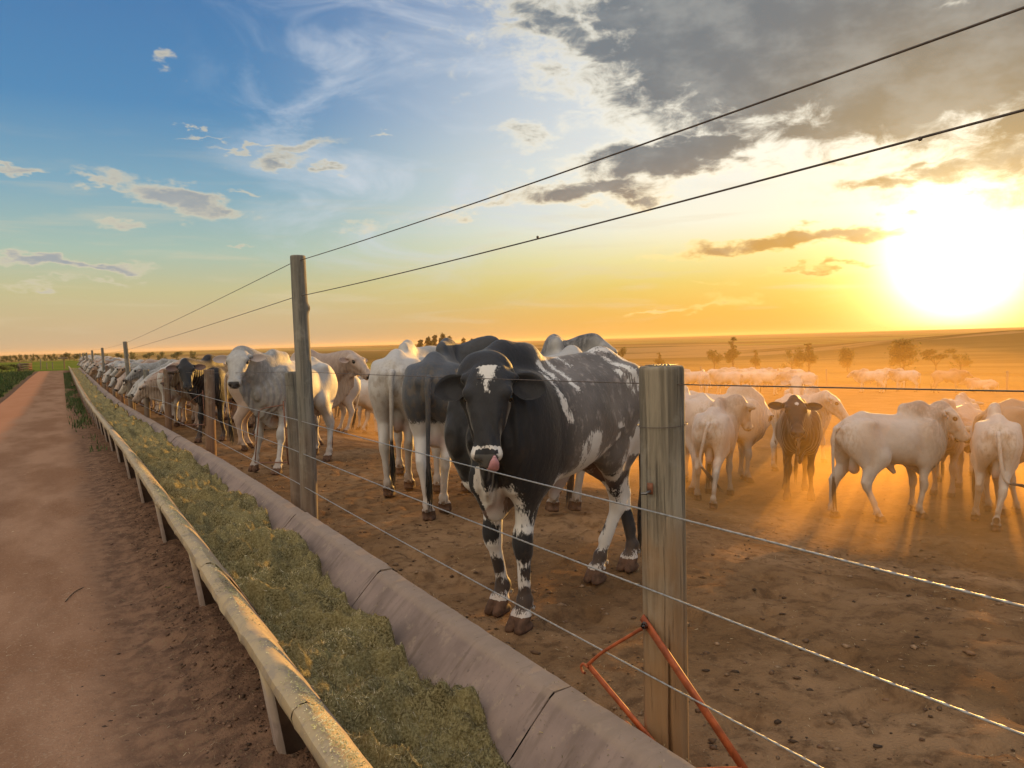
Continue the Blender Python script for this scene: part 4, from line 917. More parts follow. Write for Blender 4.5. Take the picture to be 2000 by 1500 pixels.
bracket('thin rusty wire bracket on the posts in front of the white bull', (553, 783), (563, 908), (506, 802), (498, 904), 1.80, 1.77, M_rust, .022, ((500, 850),), None, .006)
bracket('small rusty wire bracket beside the reddish post near the black bull', (396, 762), (400, 832), (355, 798), (353, 830), 1.80, 1.77, M_rust, .022, (), None, .006)
bracket('far rusty wire bracket beside the post in front of the tan steer', (318, 735), (320, 790), (293, 744), (293, 792), 1.80, 1.78, M_rust, .02, (), None, .006)

# ------------------------------------------------------------ far pen fence
FP = post_mesh('far_post', .085, 1.45, 2.2, .95, seg=10, rings=6); FP.materials.append(M_wood2)
lab = {}
fy = list(np.arange(-6, 102, 5.2))
for k, y in enumerate(fy):
    o = link(bpy.data.objects.new('pen_post', FP)); o.location = (60 + rp.uniform(-.2, .2), y, float(GH(60, y))); o.rotation_euler = (rp.uniform(-.03, .03), rp.uniform(-.03, .03), 0)
    tag(o, 'small hazy fence post on the far side of the pen', 'post', 'posts of the fence at the far side of the pen')
for k, h in enumerate((.35, .7, 1.05, 1.35)):
    pts = [(60, y, float(GH(60, y)) + h) for y in fy]; v, f = sweep(pts, [.008] * len(pts), 5); tag(obj('pen_wire', mesh_from('pen_wire', v, f), M_oldwire), ['lowest', 'second lowest', 'second highest', 'highest'][k] + ' wire of the hazy fence at the far side of the pen', 'wire', 'wires of the far pen fence')

# ------------------------------------------------------------ trees and low growth
def crown_mesh(name, lobes, n, leaf, seed, gap=0.0):
    """leaf clusters spread through the lobes; sparse lobes leave holes"""
    r = np.random.default_rng(seed); V = []
    vol = np.array([l[3] * l[4] * l[5] for l in lobes]) ** .8; cnt = (n * vol / vol.sum()).astype(int); P = []
    for l, c in zip(lobes, cnt):
        d = r.normal(size=(c, 3)); d /= np.linalg.norm(d, axis=1)[:, None]; q = d * (r.random((c, 1)) ** .42); q += 0.12 * r.normal(size=(c, 3)); P.append(q * np.array(l[3:6]) + np.array(l[:3]))
    P = np.concatenate(P); k = fbm(P[:, 0] * 1.3 + 5 * P[:, 2] * .6, P[:, 1] * 1.3 + P[:, 2], 3) > gap - .22; P = P[k]; n = len(P)
    s = leaf * r.uniform(.6, 1.5, n); a = r.normal(size=(n, 3)); a /= np.linalg.norm(a, axis=1)[:, None]; b = np.cross(a, r.normal(size=(n, 3))); b /= np.linalg.norm(b, axis=1)[:, None]
    V = np.stack([P - a * s[:, None], P + b * s[:, None] * .55, P + a * s[:, None], P - b * s[:, None] * .55], 1).reshape(-1, 3)
    return mesh_from(name, V, np.arange(4 * n).reshape(-1, 4), smooth=False)
def limb_mesh(name, base_r, limbs):
    vv, ff, o = [], [], 0
    for pts, r0, r1 in limbs:
        pts = np.array(pts, float); t = np.linspace(0, 1, 3 * len(pts)); s = np.linspace(0, 1, len(pts)); p = np.stack([np.interp(t, s, pts[:, i]) for i in range(3)], 1)
        v, f = sweep(p, np.linspace(r0, r1, len(t)), 7); vv.append(v); ff.append(f + o); o += len(v)
    return mesh_from(name, np.concatenate(vv), np.concatenate(ff))
M_leafA = leaf_mat('dark foliage', (0.030, 0.042, 0.014), (0.055, 0.068, 0.022)); M_leafB = leaf_mat('grey green foliage', (0.060, 0.068, 0.032), (0.095, 0.10, 0.045)); M_bark = plain('bark', (0.10, 0.075, 0.05), .9, .1)
def kind_tree(kd, seed):
    r = np.random.default_rng(seed); L = []; B = []
    if kd == 'round':
        L = [(0, 0, .58, .40, .40, .36), (.18, 0, .50, .26, .24, .28), (-.2, .05, .48, .27, .25, .28), (0, .1, .82, .25, .25, .15), (-.34, 0, .30, .16, .14, .14), (.28, .1, .26, .18, .14, .14), (.36, 0, .62, .12, .12, .12)]; top = .3
    elif kd == 'umbrella':
        L = [(r.uniform(-.55, .55), r.uniform(-.3, .3), .72 + r.uniform(-.12, .16), .26, .22, .10) for _ in range(9)]; top = .4
    elif kd == 'gum':
        L = [(0, 0, .90, .09, .09, .09), (.08, .02, .80, .10, .1, .07), (-.09, 0, .76, .11, .1, .08), (.02, .05, .66, .12, .1, .08), (.12, 0, .60, .1, .1, .06), (-.12, .02, .56, .1, .1, .07), (0, 0, .47, .11, .1, .06)]; top = .9
    elif kd == 'ragged':
        L = [(-.05, 0, .93, .12, .12, .05), (.10, .05, .82, .13, .12, .05), (0, 0, .72, .12, .12, .05), (-.12, 0, .50, .28, .25, .14), (.14, .05, .46, .26, .25, .15), (0, 0, .62, .14, .14, .06), (-.2, 0, .34, .16, .15, .1), (.2, 0, .32, .15, .15, .09)]; top = .9
    else:
        L = [(r.uniform(-.45, .45), r.uniform(-.35, .35), r.uniform(.22, .82), r.uniform(.16, .3), r.uniform(.16, .28), r.uniform(.12, .22)) for _ in range(10)]; top = .5
    B.append(([(0, 0, -.08), (.01, .01, top * .5), (-.01, 0, top)], .035, .016))
    for l in L: B.append(([(0, 0, min(top, l[2]) * .6), (l[0] * .5, l[1] * .5, l[2] * .75), (l[0], l[1], l[2])], .014, .004))
    return crown_mesh('crown', L, {'round': 2600, 'umbrella': 1700, 'gum': 900, 'ragged': 1300}.get(kd, 1700), {'gum': .028, 'ragged': .034}.get(kd, .034), seed, .02 if kd == 'round' else .08), limb_mesh('trunk', .03, B)
TREES = {}
def tree(kd, px, ybase, ytop, wpx, dist, label, cat='tree', group=None, m=None, name='tree', seed=1):
    if (kd, seed) not in TREES:
        c, t = kind_tree(kd, seed); c.materials.append(m or M_leafA); t.materials.append(M_bark); TREES[(kd, seed)] = (c, t)
    c, t = TREES[(kd, seed)]; d = ray(px, ybase); P = CP + d * dist; g = float(GH(P[0], P[1])); topz = (CP + ray(px, ytop) * dist)[2]; H_ = max(1.0, topz - g); W = wpx / 1500. * dist * 1.0
    e = empty(name, (P[0], P[1], g), rp.uniform(0, 6.28)); wk = {'round': .42, 'umbrella': .75, 'gum': .2, 'ragged': .36}.get(kd, .62); e.scale = (W / 2 / wk, W / 2 / wk, H_ / .97)
    tag(e, label, cat, group); co = obj('crown', c, None, e); obj('trunk', t, None, e)
    if m: co.material_slots[0].link = 'OBJECT'; co.material_slots[0].material = m
    return e
G1 = 'trees beyond the far pen fence'
tree('ragged', 1432, 706, 659, 36, 150, 'tall ragged tree with bare tufted top beyond the far fence', group=G1, seed=2)
tree('bush', 1395, 706, 677, 38, 150, 'low spreading tree left of the tall ragged one', group=G1, seed=3)
tree('ragged', 1476, 706, 684, 24, 155, 'smallest thin tree right of the tall ragged one', group=G1, seed=2)
tree('bush', 1546, 708, 676, 52, 150, 'bushy left tree of the joined pair beyond the fence', group=G1, seed=5)
tree('ragged', 1580, 706, 671, 52, 152, 'uneven right tree of the joined pair beyond the fence', group=G1, seed=6)
tree('round', 1655, 708, 679, 34, 155, 'small round tree left of the big round one', group=G1, seed=7)
tree('round', 1766, 714, 661, 58, 150, 'big round-crowned tree below the setting sun', group=G1, seed=8)
tree('umbrella', 1828, 706, 682, 66, 160, 'flat spreading tree right of the big round one', group=G1, seed=9)
tree('bush', 1876, 708, 687, 52, 158, 'low wide tree at the right end of the row', group=G1, seed=10)
tree('ragged', 1288, 706, 689, 22, 170, 'small faint tree just left of the near post', group=G1, seed=6)
tree('bush', 1214, 700, 672, 20, 190, 'faint slim tree behind the rump of the black and white bull', group=G1, seed=3)
for k, (px, yt, w) in enumerate(((822, 664, 26), (838, 659, 26), (850, 655, 24), (866, 652, 26), (880, 657, 20))):
    tree('gum', px, 700, yt, w * .9, 380 + 6 * k, ['leftmost', 'second', 'third', 'fourth and tallest', 'rightmost'][k] + ' gum tree of the larger clump behind the grey hump', group='gum trees in two clumps', m=M_leafB, seed=11 + k % 2)
for k, (px, yt, w) in enumerate(((906, 661, 22), (922, 662, 20), (938, 661, 24))):
    tree('gum', px, 700, yt, w * .9, 390, ['left', 'middle', 'right'][k] + ' gum tree of the smaller clump just left of the bull\'s head', group='gum trees in two clumps', m=M_leafB, seed=12 - k % 2)
bx = [(3, 12, 7), (12, 14, 8), (22, 12, 8), (30, 10, 9), (42, 12, 10), (51, 12, 10), (62, 12, 10), (73, 10, 9), (87, 10, 8), (97, 12, 8), (108, 14, 9), (126, 18, 10), (136, 20, 11), (150, 20, 9), (170, 22, 9), (190, 18, 8), (208, 14, 7), (232, 16, 8), (262, 18, 9), (290, 24, 8), (312, 22, 8), (345, 26, 9), (380, 20, 8)]
for k, (px, w, h) in enumerate(bx):
    yb = 699.5 - px * .0245
    tree('bush', px, yb, yb - h * .85, w, 430, '%s bush from the left on the far edge of the green field' % ('first second third fourth fifth sixth seventh eighth ninth tenth eleventh twelfth thirteenth fourteenth fifteenth sixteenth seventeenth eighteenth nineteenth twentieth twenty-first twenty-second twenty-third'.split()[k]), 'bush', 'row of far bushes beyond the green field', m=M_leafB, name='bush', seed=3 if k % 2 else 5)

def blades(name, pts, hgt, wdt, cols, label, seed, lean=.5):
    r = np.random.default_rng(seed); n = len(pts); an = r.uniform(0, 6.28, n); h = hgt * r.uniform(.5, 1.3, n); w = wdt * r.uniform(.6, 1.3, n); l = lean * r.random(n)
    u = np.stack([np.cos(an), np.sin(an), 0 * an], -1) * w[:, None] / 2; q = np.stack([-np.sin(an) * l * h, np.cos(an) * l * h, h], -1)
    V = np.stack([pts - u, pts + u, pts + q * .6 + u * .7, pts + q * .6 - u * .7, pts + q * np.array([1.35, 1.35, 1])], 1)
    F = np.stack([np.array([0, 1, 2, 3]) + 5 * i for i in range(n)]); T = np.stack([np.array([3, 2, 4, 4]) + 5 * i for i in range(n)])
    me = bpy.data.meshes.new(name); me.from_pydata([tuple(v) for v in V.reshape(-1, 3)], [], [tuple(f) for f in F] + [tuple(t[:3]) for t in T]); me.update()
    cc = np.array(cols)[r.integers(0, len(cols), n)] * r.uniform(.7, 1.3, (n, 1)); tint(me, np.repeat(cc, 5, 0)); return tag(obj(name, me, M_straw), label, name.replace('_', ' '), kind='stuff')
rg = np.random.default_rng(77)
y = 28 + 72 * rg.random(26000) ** 1.25; x = -2.7 - 16 * rg.random(26000) ** 1.5 - .5 * fbm(y * .6, y * 0, 3); blades('verge_grass', np.stack([x, y, GH(x, y)], -1), .22, .05, [(.045, .075, .018), (.07, .10, .025), (.03, .05, .015), (.12, .12, .04)], 'rough dark green grass left of the dirt road', 1)
y = 15 + 70 * rg.random(9000); x = .05 + .55 * rg.random(9000) ** .8; k = fbm(y * .35, x * 2, 3) + .30 * sstep(y, 18, 45) + rg.normal(0, .1, 9000) > 0.24; blades('weeds', np.stack([x, y, GH(x, y)], -1)[k], .12, .02, [(.06, .095, .03), (.10, .12, .04), (.045, .07, .02)], 'green weeds growing against the far part of the trough', 2)
def sprout(px, py, label, seed):
    P, t = hit(px, py); r = np.random.default_rng(seed); e = empty('sprout', tuple(P)); tag(e, label, 'plant', 'green sprouts in the earth by the trough')
    vv, ff, o = [], [], 0
    for i in range(9):
        a = r.uniform(0, 6.28); L = r.uniform(.05, .11); s = [V3(0, 0, 0), V3(math.cos(a) * L * .35, math.sin(a) * L * .35, L * .7), V3(math.cos(a) * L * .9, math.sin(a) * L * .9, L * .75)]
        v, f = sweep(s, [.003, .0045, .0008], 4); vv.append(v); ff.append(f + o); o += len(v)
    obj('leaves', mesh_from('sprout_leaves', np.concatenate(vv), np.concatenate(ff)), M_sprout, e)
M_sprout = leaf_mat('fresh green blade', (0.09, 0.15, 0.03), (0.16, 0.20, 0.05))
sprout(352, 1165, 'small green sprout on the dark earth beside the second near support fin', 1); sprout(474, 1372, 'small green sprout on the dark earth beside the nearest trough section', 2)
rod_ = rod('dry_twig', [hit(372, 1178)[0] + V3(0, 0, .02), hit(400, 1165)[0] + V3(0, 0, .025)], .002, M_bark); bpy.data.objects.remove(rod_)
tw = rod('dry_twig', [hit(128, 1178)[0] + V3(0, 0, .012), hit(146, 1160)[0] + V3(0, 0, .02), hit(165, 1150)[0] + V3(0, 0, .012)], .003, M_bark, None, 5, 3); tag(tw, 'thin dark twig lying across the dirt road', 'twig')

# things where the road meets the field
def ground_at(px, dist):
    d = ray(px, 720); P = CP + d * dist; return V3(P[0], P[1], float(GH(P[0], P[1])))
p = ground_at(126, 98); e = empty('signpost', tuple(p)); tag(e, 'T-shaped wooden stand at the end of the dirt road', 'stand')
rod('post', [(0, 0, -.2), (0, 0, 1.35)], .07, M_wood3, e, 8); strip('crossboard', [(-.62, .45, 1.38), (.42, -.30, 1.38)], .18, .10, M_wood3, e, side=(0.5, .8, 0))
for k, px in enumerate((62, 80, 92, 103)):
    o = link(bpy.data.objects.new('field_post', FP)); o.location = tuple(ground_at(px, 100)); o.scale = (.7, .7, (.65, .95, .6, .6)[k]); tag(o, ['short post left of the road end beside the crate', 'tallest of the small posts at the road end', 'thin short post right of the tallest one at the road end', 'thin short post nearest the wooden stand'][k], 'post', 'posts of the fence at the road end')
p = ground_at(51, 84); e = empty('wooden_crate', tuple(p), .3); tag(e, 'dark slatted wooden crate in the grass at the end of the road', 'crate')
for k in range(4): strip('slat', [(-.55, 0, .12 + .25 * k), (.55, 0, .12 + .25 * k)], .19, .05, M_wood3, e, side=(0, 1, 0))
for xx in (-.56, .56): strip('corner_post', [(xx, .06, -.1), (xx, .06, 1.08)], .10, .08, M_wood3, e, side=(0, 1, 0)); strip('side_board', [(xx, .10, .5), (xx, .95, .5)], .85, .05, M_wood3, e, side=(1, 0, 0))
for k, (px, w, h, dd) in enumerate(((14, 26, 9, 86), (30, 20, 12, 88), (40, 14, 10, 84), (4, 20, 8, 80))):
    g = ground_at(px, dd); hb = h / 1500 * dd; yb = 750 - 1500 * ((g - CP) @ CU) / ((g - CP) @ CF)
    tree('bush', px, yb, yb - h, w, dd, ['wide low shrub at the left edge of the photo', 'highest shrub left of the wooden crate', 'shrub touching the wooden crate', 'shrub nearest the road at the left edge'][k], 'shrub', 'shrubs at the left end of the field', name='shrub', seed=3 if k % 2 else 10)
# ------------------------------------------------------------ cattle in the photograph
M_hoof = plain('horn and dried mud', (0.13, 0.072, 0.045), .8, .2, 0, .5, 25); M_eye = plain('wet dark eye', (0.006, 0.005, 0.004), .08, .6, 0, .1); M_nose = plain('dark muzzle skin', (0.03, .028, .028), .35, .4)
M_tongue = plain('wet pink tongue', (0.50, 0.24, 0.26), .3, .5, 0, .25, 20); M_horn = plain('grey horn', (0.20, .17, .13), .5, .3); M_hair = plain('black tail hair', (0.03, 0.026, 0.022), .6, .3, 0, .3)
HM = dict(
 white=hide_mat('white hide', (.43, .40, .36), (.30, .28, .25)), pale=hide_mat('cream hide', (.50, .44, .37), (.36, .30, .24)),
 dusky=hide_mat('white hide with grey neck', (.40, .38, .35), (.19, .18, .165), mott=.35), darkneck=hide_mat('pale hide with dark hump and neck', (.36, .34, .31), (.060, .056, .052), mott=.35), silver=hide_mat('silver hide', (.36, .35, .33), (.16, .155, .145), mott=.4),
 grey=hide_mat('slate grey hide', (.055, .058, .064), (.030, .030, .032), mott=.3, soil=.5), black=hide_mat('black hide', (.014, .013, .013), (.010, .009, .009), mott=.3, soil=.2),
 tan=hide_mat('tan hide', (.33, .215, .135), (.20, .125, .08)), rose=hide_mat('dusty fawn hide', (.40, .31, .245), (.26, .19, .15)), brown=hide_mat('brown hide', (.12, .075, .045), (.07, .045, .03)),
 pied=hide_mat('black and white hide', (.019, .018, .019), (.015, .015, .015), white=(.60, .57, .52), flank=(.140, .118, .102), mott=.2, soil=.35, nosec=(.085, .080, .074)))
def dress(o, key, hair=None):
    for i, m in enumerate((HM[key], M_hoof, M_eye, M_nose, M_tongue, M_horn)): o.material_slots[i].link = 'OBJECT'; o.material_slots[i].material = m
def finish(pair):
    me, hm = pair
    for m in (HM['white'], M_hoof, M_eye, M_nose, M_tongue, M_horn): me.materials.append(m)
    hm.materials.append(M_hair); return pair
def frame(x, y, head, scale, slope=True):
    """the animal's own axes standing on the slope"""
    z = float(GH(x, y)); n = mathutils.Vector((0, 0, 1))
    if slope:
        e = .5; n = mathutils.Vector((-(float(GH(x + e, y) - GH(x - e, y))) / (2 * e), -(float(GH(x, y + e) - GH(x, y - e))) / (2 * e), 1)).normalized()
    f = mathutils.Vector((math.cos(head), math.sin(head), 0)); f = (f - n * f.dot(n)).normalized(); l = n.cross(f)
    M = mathutils.Matrix(((f.x, l.x, n.x, x), (f.y, l.y, n.y, y), (f.z, l.z, n.z, z + 0.004), (0, 0, 0, 1))) @ mathutils.Matrix.Scale(scale, 4)
    return M
def place(pair, M, key, label, group='bulls and steers in the feedlot pen', hair=None):
    o = obj('bull', pair[0]); o.matrix_world = M; dress(o, key); tag(o, label, 'cattle', group)
    h = obj('tail_hair', pair[1], None, o)
    return o
def hd(px, py, D): return CP + ray(px, py) * D
def rayang(px): return math.degrees(math.atan2(ray(px, 700)[1], ray(px, 700)[0]))
def stand(label, key, feet, head=None, heading=None, scale=1.08, h=.017, girth=.90, group='bulls and steers in the feedlot pen', at=None, **kw):
    """pose from what the photograph shows: hoof points, poll and muzzle"""
    W = {k: hit(*v)[0] for k, v in feet.items()}
    F = [W[k] for k in W if k[0] == 'f']; Hh = [W[k] for k in W if k[0] == 'h']
    if at is not None: o = V3(*at); hd_ = math.radians(heading)
    else:
        if F and Hh and heading is None: a, b = np.mean(F, 0), np.mean(Hh, 0); d = a - b; hd_ = math.atan2(d[1], d[0])
        else: hd_ = math.radians(heading)
        u = V3(math.cos(hd_), math.sin(hd_), 0)
        cand = []
        if F: cand.append(np.mean(F, 0) - u * .475 * scale)
        if Hh: cand.append(np.mean(Hh, 0) + u * .625 * scale)
        o = np.mean(cand, 0)
    M = frame(o[0], o[1], hd_, scale); Mi = M.inverted(); legs = dict(kw.pop('legs', {}))
    for k, p in W.items():
        l = Mi @ mathutils.Vector(p); base = (.475 if k[0] == 'f' else -.625, .145 if k[1] == 'l' else -.145); legs[k] = (max(-.34, min(.34, l.x - base[0])), max(-.16, min(.16, l.y - base[1])), 0)
    if head:
        (p1, d1), (p2, d2) = head; a = np.array(Mi @ mathutils.Vector(hd(*p1, d1))); b = np.array(Mi @ mathutils.Vector(hd(*p2, d2))); kw['poll'] = tuple(a); kw['hdir'] = tuple(nrm(b - a))
    pair = finish(cow_mesh('bull_body', legs=legs, h=h, girth=girth, **kw)); return place(pair, M, key, label, group)

def seg_d(P, a, b):
    a = np.array(a, float); b = np.array(b, float); q = P - a; ab = b - a; t = np.clip(q @ ab / (ab @ ab), 0, 1); return np.linalg.norm(q - t[:, None] * ab, axis=1)
def hero_paint(V, ht, hs, hn, inh):
    x, y, z = V.T; P = np.stack([x, z], 1)
    w = 0.05 * fbm(x * 5, z * 5 + y * 2, 3) + .05 * fbm(x * 22, z * 22 + y * 9, 3)
    sd = np.where(x > -.45, z - (0.80 + 0.10 * sstep(x, .2, -.2) - .04 * sstep(x, .45, .6)) + w, z - 1.00 + w * 2)       # dark above, white below
    left = y > 0
    def white(a, b, r, m=left): 
        nonlocal sd
        d = seg_d(P, a, b) + w * .3; sd = np.where(m, np.minimum(sd, d - r), sd)
    white((.27, 1.30), (.21, 1.08), .016); white((.24, 1.38), (.20, 1.30), .014); white((.12, 1.38), (.08, 1.24), .014); white((.00, 1.42), (-.05, 1.36), .004)
    white((-.40, 1.38), (-.58, 1.10), .020); white((-.58, 1.10), (-.60, .9), .035); white((-.55, 1.38), (-.66, 1.22), .016); white((-.70, 1.36), (-.80, 1.12), .014); white((-.28, 1.0), (-.30, .9), .03); white((.02, .95), (.0, .74), .06); white((.10, .92), (.08, .74), .025); white((-.38, 1.30), (-.45, 1.18), .014)
    allx = np.ones(len(V), bool)
    white((-.30, 1.44), (-.60, 1.42), .018, allx)
    # spots on legs and thighs
    r = np.random.default_rng(6)
    leg = z < .98
    for c, rr in (((-.60, .93), .035), ((-.70, .86), .045), ((-.66, .78), .03), ((-.74, .70), .055), ((-.62, .62), .045), ((-.70, .50), .05), ((-.66, .34), .05), ((-.66, .22), .06), ((.44, .66), .05), ((.47, .44), .075), ((.42, .30), .06), ((.45, .18), .06), ((.38, .62), .04)):
        for yy in (1, -1):
            d = np.linalg.norm(P - (np.array(c) + (0 if yy > 0 else r.normal(0, .03, 2))), axis=1); sd = np.where(leg & (y * yy > 0) & (z < 1.0), np.maximum(sd, rr - d + w), sd)
    sp = (fbm(z * 7.5 + 3.3, (x + y) * 7 + 1.7, 2, .4) - .085) * .34; sd = np.where((z < .98) & (x < -.1), np.maximum(sd, sp), sd); sd = np.maximum(sd, .045 - np.abs(z - .16) + w * .6)
    sd = np.where((x > .30) & (y > .12) & (z < .95) & (z > .55), np.maximum(sd, .02 + (y - .20)), sd)      # dark outer shoulder running down the near foreleg
    ch = (x > .55) & (np.abs(y) < .12) & (z < .88) & (z > .55); sd = np.where(ch, np.maximum(sd, .05 - np.abs(y + .02) * 1.0), sd); sd = np.where(ch & (np.abs(y - .035) < .02), -.03, sd)
    # head: blaze, muzzle ring
    bl = (0.060 * (1 - (ht + .03) / .165)) - np.abs(hs + .003); sd = np.where(inh, np.where((hn > .0) & (ht < .15), -bl, .2), sd)
    mzz = inh & (((hs / .105) ** 2 + ((hn + .035) / .095) ** 2) < 1.15); ring = mzz & (ht > .415) & ~((np.abs(hs) < .058) & (hn > -.065) & (ht > .44)); sd = np.where(ring, -(ht - .415) * 1.4, sd)
    return np.clip(.5 + sd / .12, 0, 1)
def b1_paint(V, ht, hs, hn, inh):
    x, y, z = V.T; w = .05 * fbm(x * 5, z * 5 + y * 3, 3); sd = z - (.80 + .05 * sstep(x, -.2, -.6)) + w; return np.clip(.5 + sd / .14, 0, 1)

def fix_hero(o):
    me = o.data; at = me.color_attributes['mask']; n = len(me.vertices); c = np.empty(n * 4, np.float32); at.data.foreach_get('color', c); c = c.reshape(-1, 4); v = np.empty(n * 3, np.float32); me.vertices.foreach_get('co', v); v = v.reshape(-1, 3)
    x, y, z = v.T; fl = sstep(x + .10 * fbm(z * 4, y * 4, 2), .30, .14) * sstep(x, -.72, -.50) * (z > .7); c[:, 0] = fl; at.data.foreach_set('color', c.ravel())
hero = stand('large black and white bull licking its nose, facing the viewer over the wires', 'pied', dict(fl=(1017, 1236), fr=(975, 1201), hl=(1150, 1136), hr=(1243, 1120)), head=(((956, 727), 4.08), ((951, 884), 3.93)), scale=1.10, h=.0115,
             tongue=True, paint=hero_paint, hsc=0.90, hln=1.0, chest=.45, neck_mid=(.66, .10, 1.22), earsz=(.205, .082), dewlap=1.0, hump=.15, ear=((-0.34, 1.0, -0.14), (0.85, 0.05, 0.5)), neck_r=.76, girth=.98)
fix_hero(hero)
stand('dark slate bull with white belly and legs seen from behind, left of the pied bull', 'grey', dict(hl=(838, 1019), hr=(869, 1003)), head=(((968, 676), 8.35), ((1004, 730), 8.55)), heading=57, scale=1.08, paint=b1_paint, hump=1.3)
stand('white bull with a thick dark tail seen from behind, left of the slate bull', 'white', dict(hl=(760, 972), hr=(800, 958)), heading=60, scale=1.10, poll=(.95, -.3, 1.36), hdir=(.7, -.4, -.6), hump=.8)
stand("silver bull with large dark hump turned away behind the black and white bull's back", 'darkneck', dict(hl=(1078, 1008), hr=(1122, 1000)), head=(((1170, 672), 8.3), ((1218, 735), 8.35)), heading=67, scale=1.10, hump=1.7)
stand('white bull with grey-marked forehead looking at the viewer, broadside behind the tall pole', 'dusky', dict(fl=(537, 930), fr=(497, 922), hl=(655, 903), hr=(637, 880)), head=(((468, 692), 9.85), ((456, 758), 9.50)), scale=1.05, dewlap=1.2, h=.015, ear=((-.05, 1, -.1), (.6, .1, .75)))
stand('solid black bull facing the viewer behind the reddish post', 'black', dict(fl=(436, 862), fr=(388, 866)), head=(((363, 712), 13.6), ((368, 762), 13.35)), heading=222, scale=1.04, hump=1.4, ear=((-.05, 1, -.1), (.5, .1, .8)))
stand("fawn bull with wrinkled neck looking right, beyond the broadside bull's rump", 'rose', dict(), at=hd(556, 750, 12.9), heading=-28, poll=(1.10, -.06, 1.42), hdir=(.62, -.42, -.66), scale=1.06, dewlap=1.4)
stand('small dusty white steer in the golden dust between two rumps', 'pale', dict(fr=(735, 850), fl=(712, 848)), heading=-15, scale=.98, poll=(1.0, 0.1, 1.25), hdir=(.7, 0, -.7))
stand('white steer rump showing behind the black bull', 'white', dict(hl=(330, 838), hr=(345, 834)), heading=66, scale=1.05, poll=(.95, 0, 1.2), hdir=(.6, 0, -.8))
# right of the near post
stand('white steer seen from behind with its tail swinging, just right of the near post', 'dusky', dict(hl=(1362, 979), hr=(1393, 996), fl=(1383, 966), fr=(1426, 969)), head=(((1447, 785), 10.9), ((1463, 836), 11.0)), heading=rayang(1400) - 7, scale=.89, hump=1.2,
      tail=[(-.86, 0, 1.22), (-.92, .03, 1.12), (-.94, .06, .92), (-.93, .10, .70), (-.92, .06, .58), (-.92, -.03, .50)])
stand('black steer with a white star on its forehead facing the viewer, in the dust', 'black', dict(fl=(1584, 979), fr=(1537, 979)), head=(((1552, 786), 9.7), ((1557, 836), 9.45)), heading=rayang(1558) + 183, scale=.93, hump=.5, h=.015, hsc=1.1, ear=((-.05, 1, -.03), (.5, .1, .8)), girth=1.1,
      paint=lambda V, ht, hs, hn, inh: np.where(inh & (hn > 0.03), np.clip(.5 - (.026 - np.hypot(ht - .08, hs - .01)) / .05, 0, 1), 1.0))
stand('big white bull broadside in the dust with its rump to the left', 'dusky', dict(hl=(1630, 1012), hr=(1719, 1022), fr=(1800, 1015), fl=(1783, 1000)), head=(((1850, 800), 9.5), ((1885, 850), 9.4)), heading=-17, scale=.90, hump=1.5, h=.015)
stand('white bull seen from behind at the right edge with its tail across its legs', 'white', dict(hl=(1905, 1016), hr=(1947, 1048), fl=(1930, 1000), fr=(1984, 1004)), heading=rayang(1938) + 2, scale=.90, hump=1.1, poll=(1.0, .1, 1.2), hdir=(.7, 0, -.7), h=.015,
      tail=[(-.86, 0, 1.22), (-.92, 0, 1.12), (-.95, -.02, .92), (-.95, -.05, .66), (-.93, -.12, .60), (-.92, -.26, .60)])
stand('white steer with grey hump, head in profile to the right, behind the black steer', 'dusky', dict(hl=(1514, 925), fr=(1607, 903)), head=(((1622, 775), 12.6), ((1652, 812), 12.5)), scale=.95, hump=1.4, heading=8)
stand('white steer looking right with a pale hump, behind the steer with the swinging tail', 'white', dict(), at=hd(1400, 900, 12.4), heading=-27, head=(((1470, 772), 12.6), ((1500, 808), 12.4)), scale=1.0, hump=1.3)
stand('white calf-like steer facing the viewer above the back of the black steer', 'white', dict(), at=hd(1557, 850, 17.0), heading=rayang(1557) + 182, head=(((1555, 742), 16.4), ((1556, 775), 16.1)), scale=1.0, hump=.6, horns=.6)
stand('brownish bull whose face shows between two white bulls at the right', 'rose', dict(fl=(1858, 974), fr=(1824, 968)), heading=rayang(1840) + 160, scale=.9, poll=(.95, .25, 1.3), hdir=(.6, .5, -.6))
stand('brown-headed white steer glancing back beyond the bulls at the right', 'dusky', dict(), at=hd(1868, 900, 12.6), heading=rayang(1870) - 12, head=(((1885, 782), 13.4), ((1905, 806), 13.8)), scale=.92, hump=.6)
stand('brown flank of a steer cut off by the right edge of the photo', 'tan', dict(), at=hd(2050, 900, 9.6), heading=rayang(2040) - 60, scale=1.0, poll=(1, -.2, 1.2), hdir=(.7, -.3, -.6))
stand('pale steer with a small hump right against the near post', 'white', dict(), at=hd(1340, 900, 11.6), heading=rayang(1340) + 20, scale=1.0, poll=(1, .2, 1.15), hdir=(.7, .3, -.7), hump=1.3)

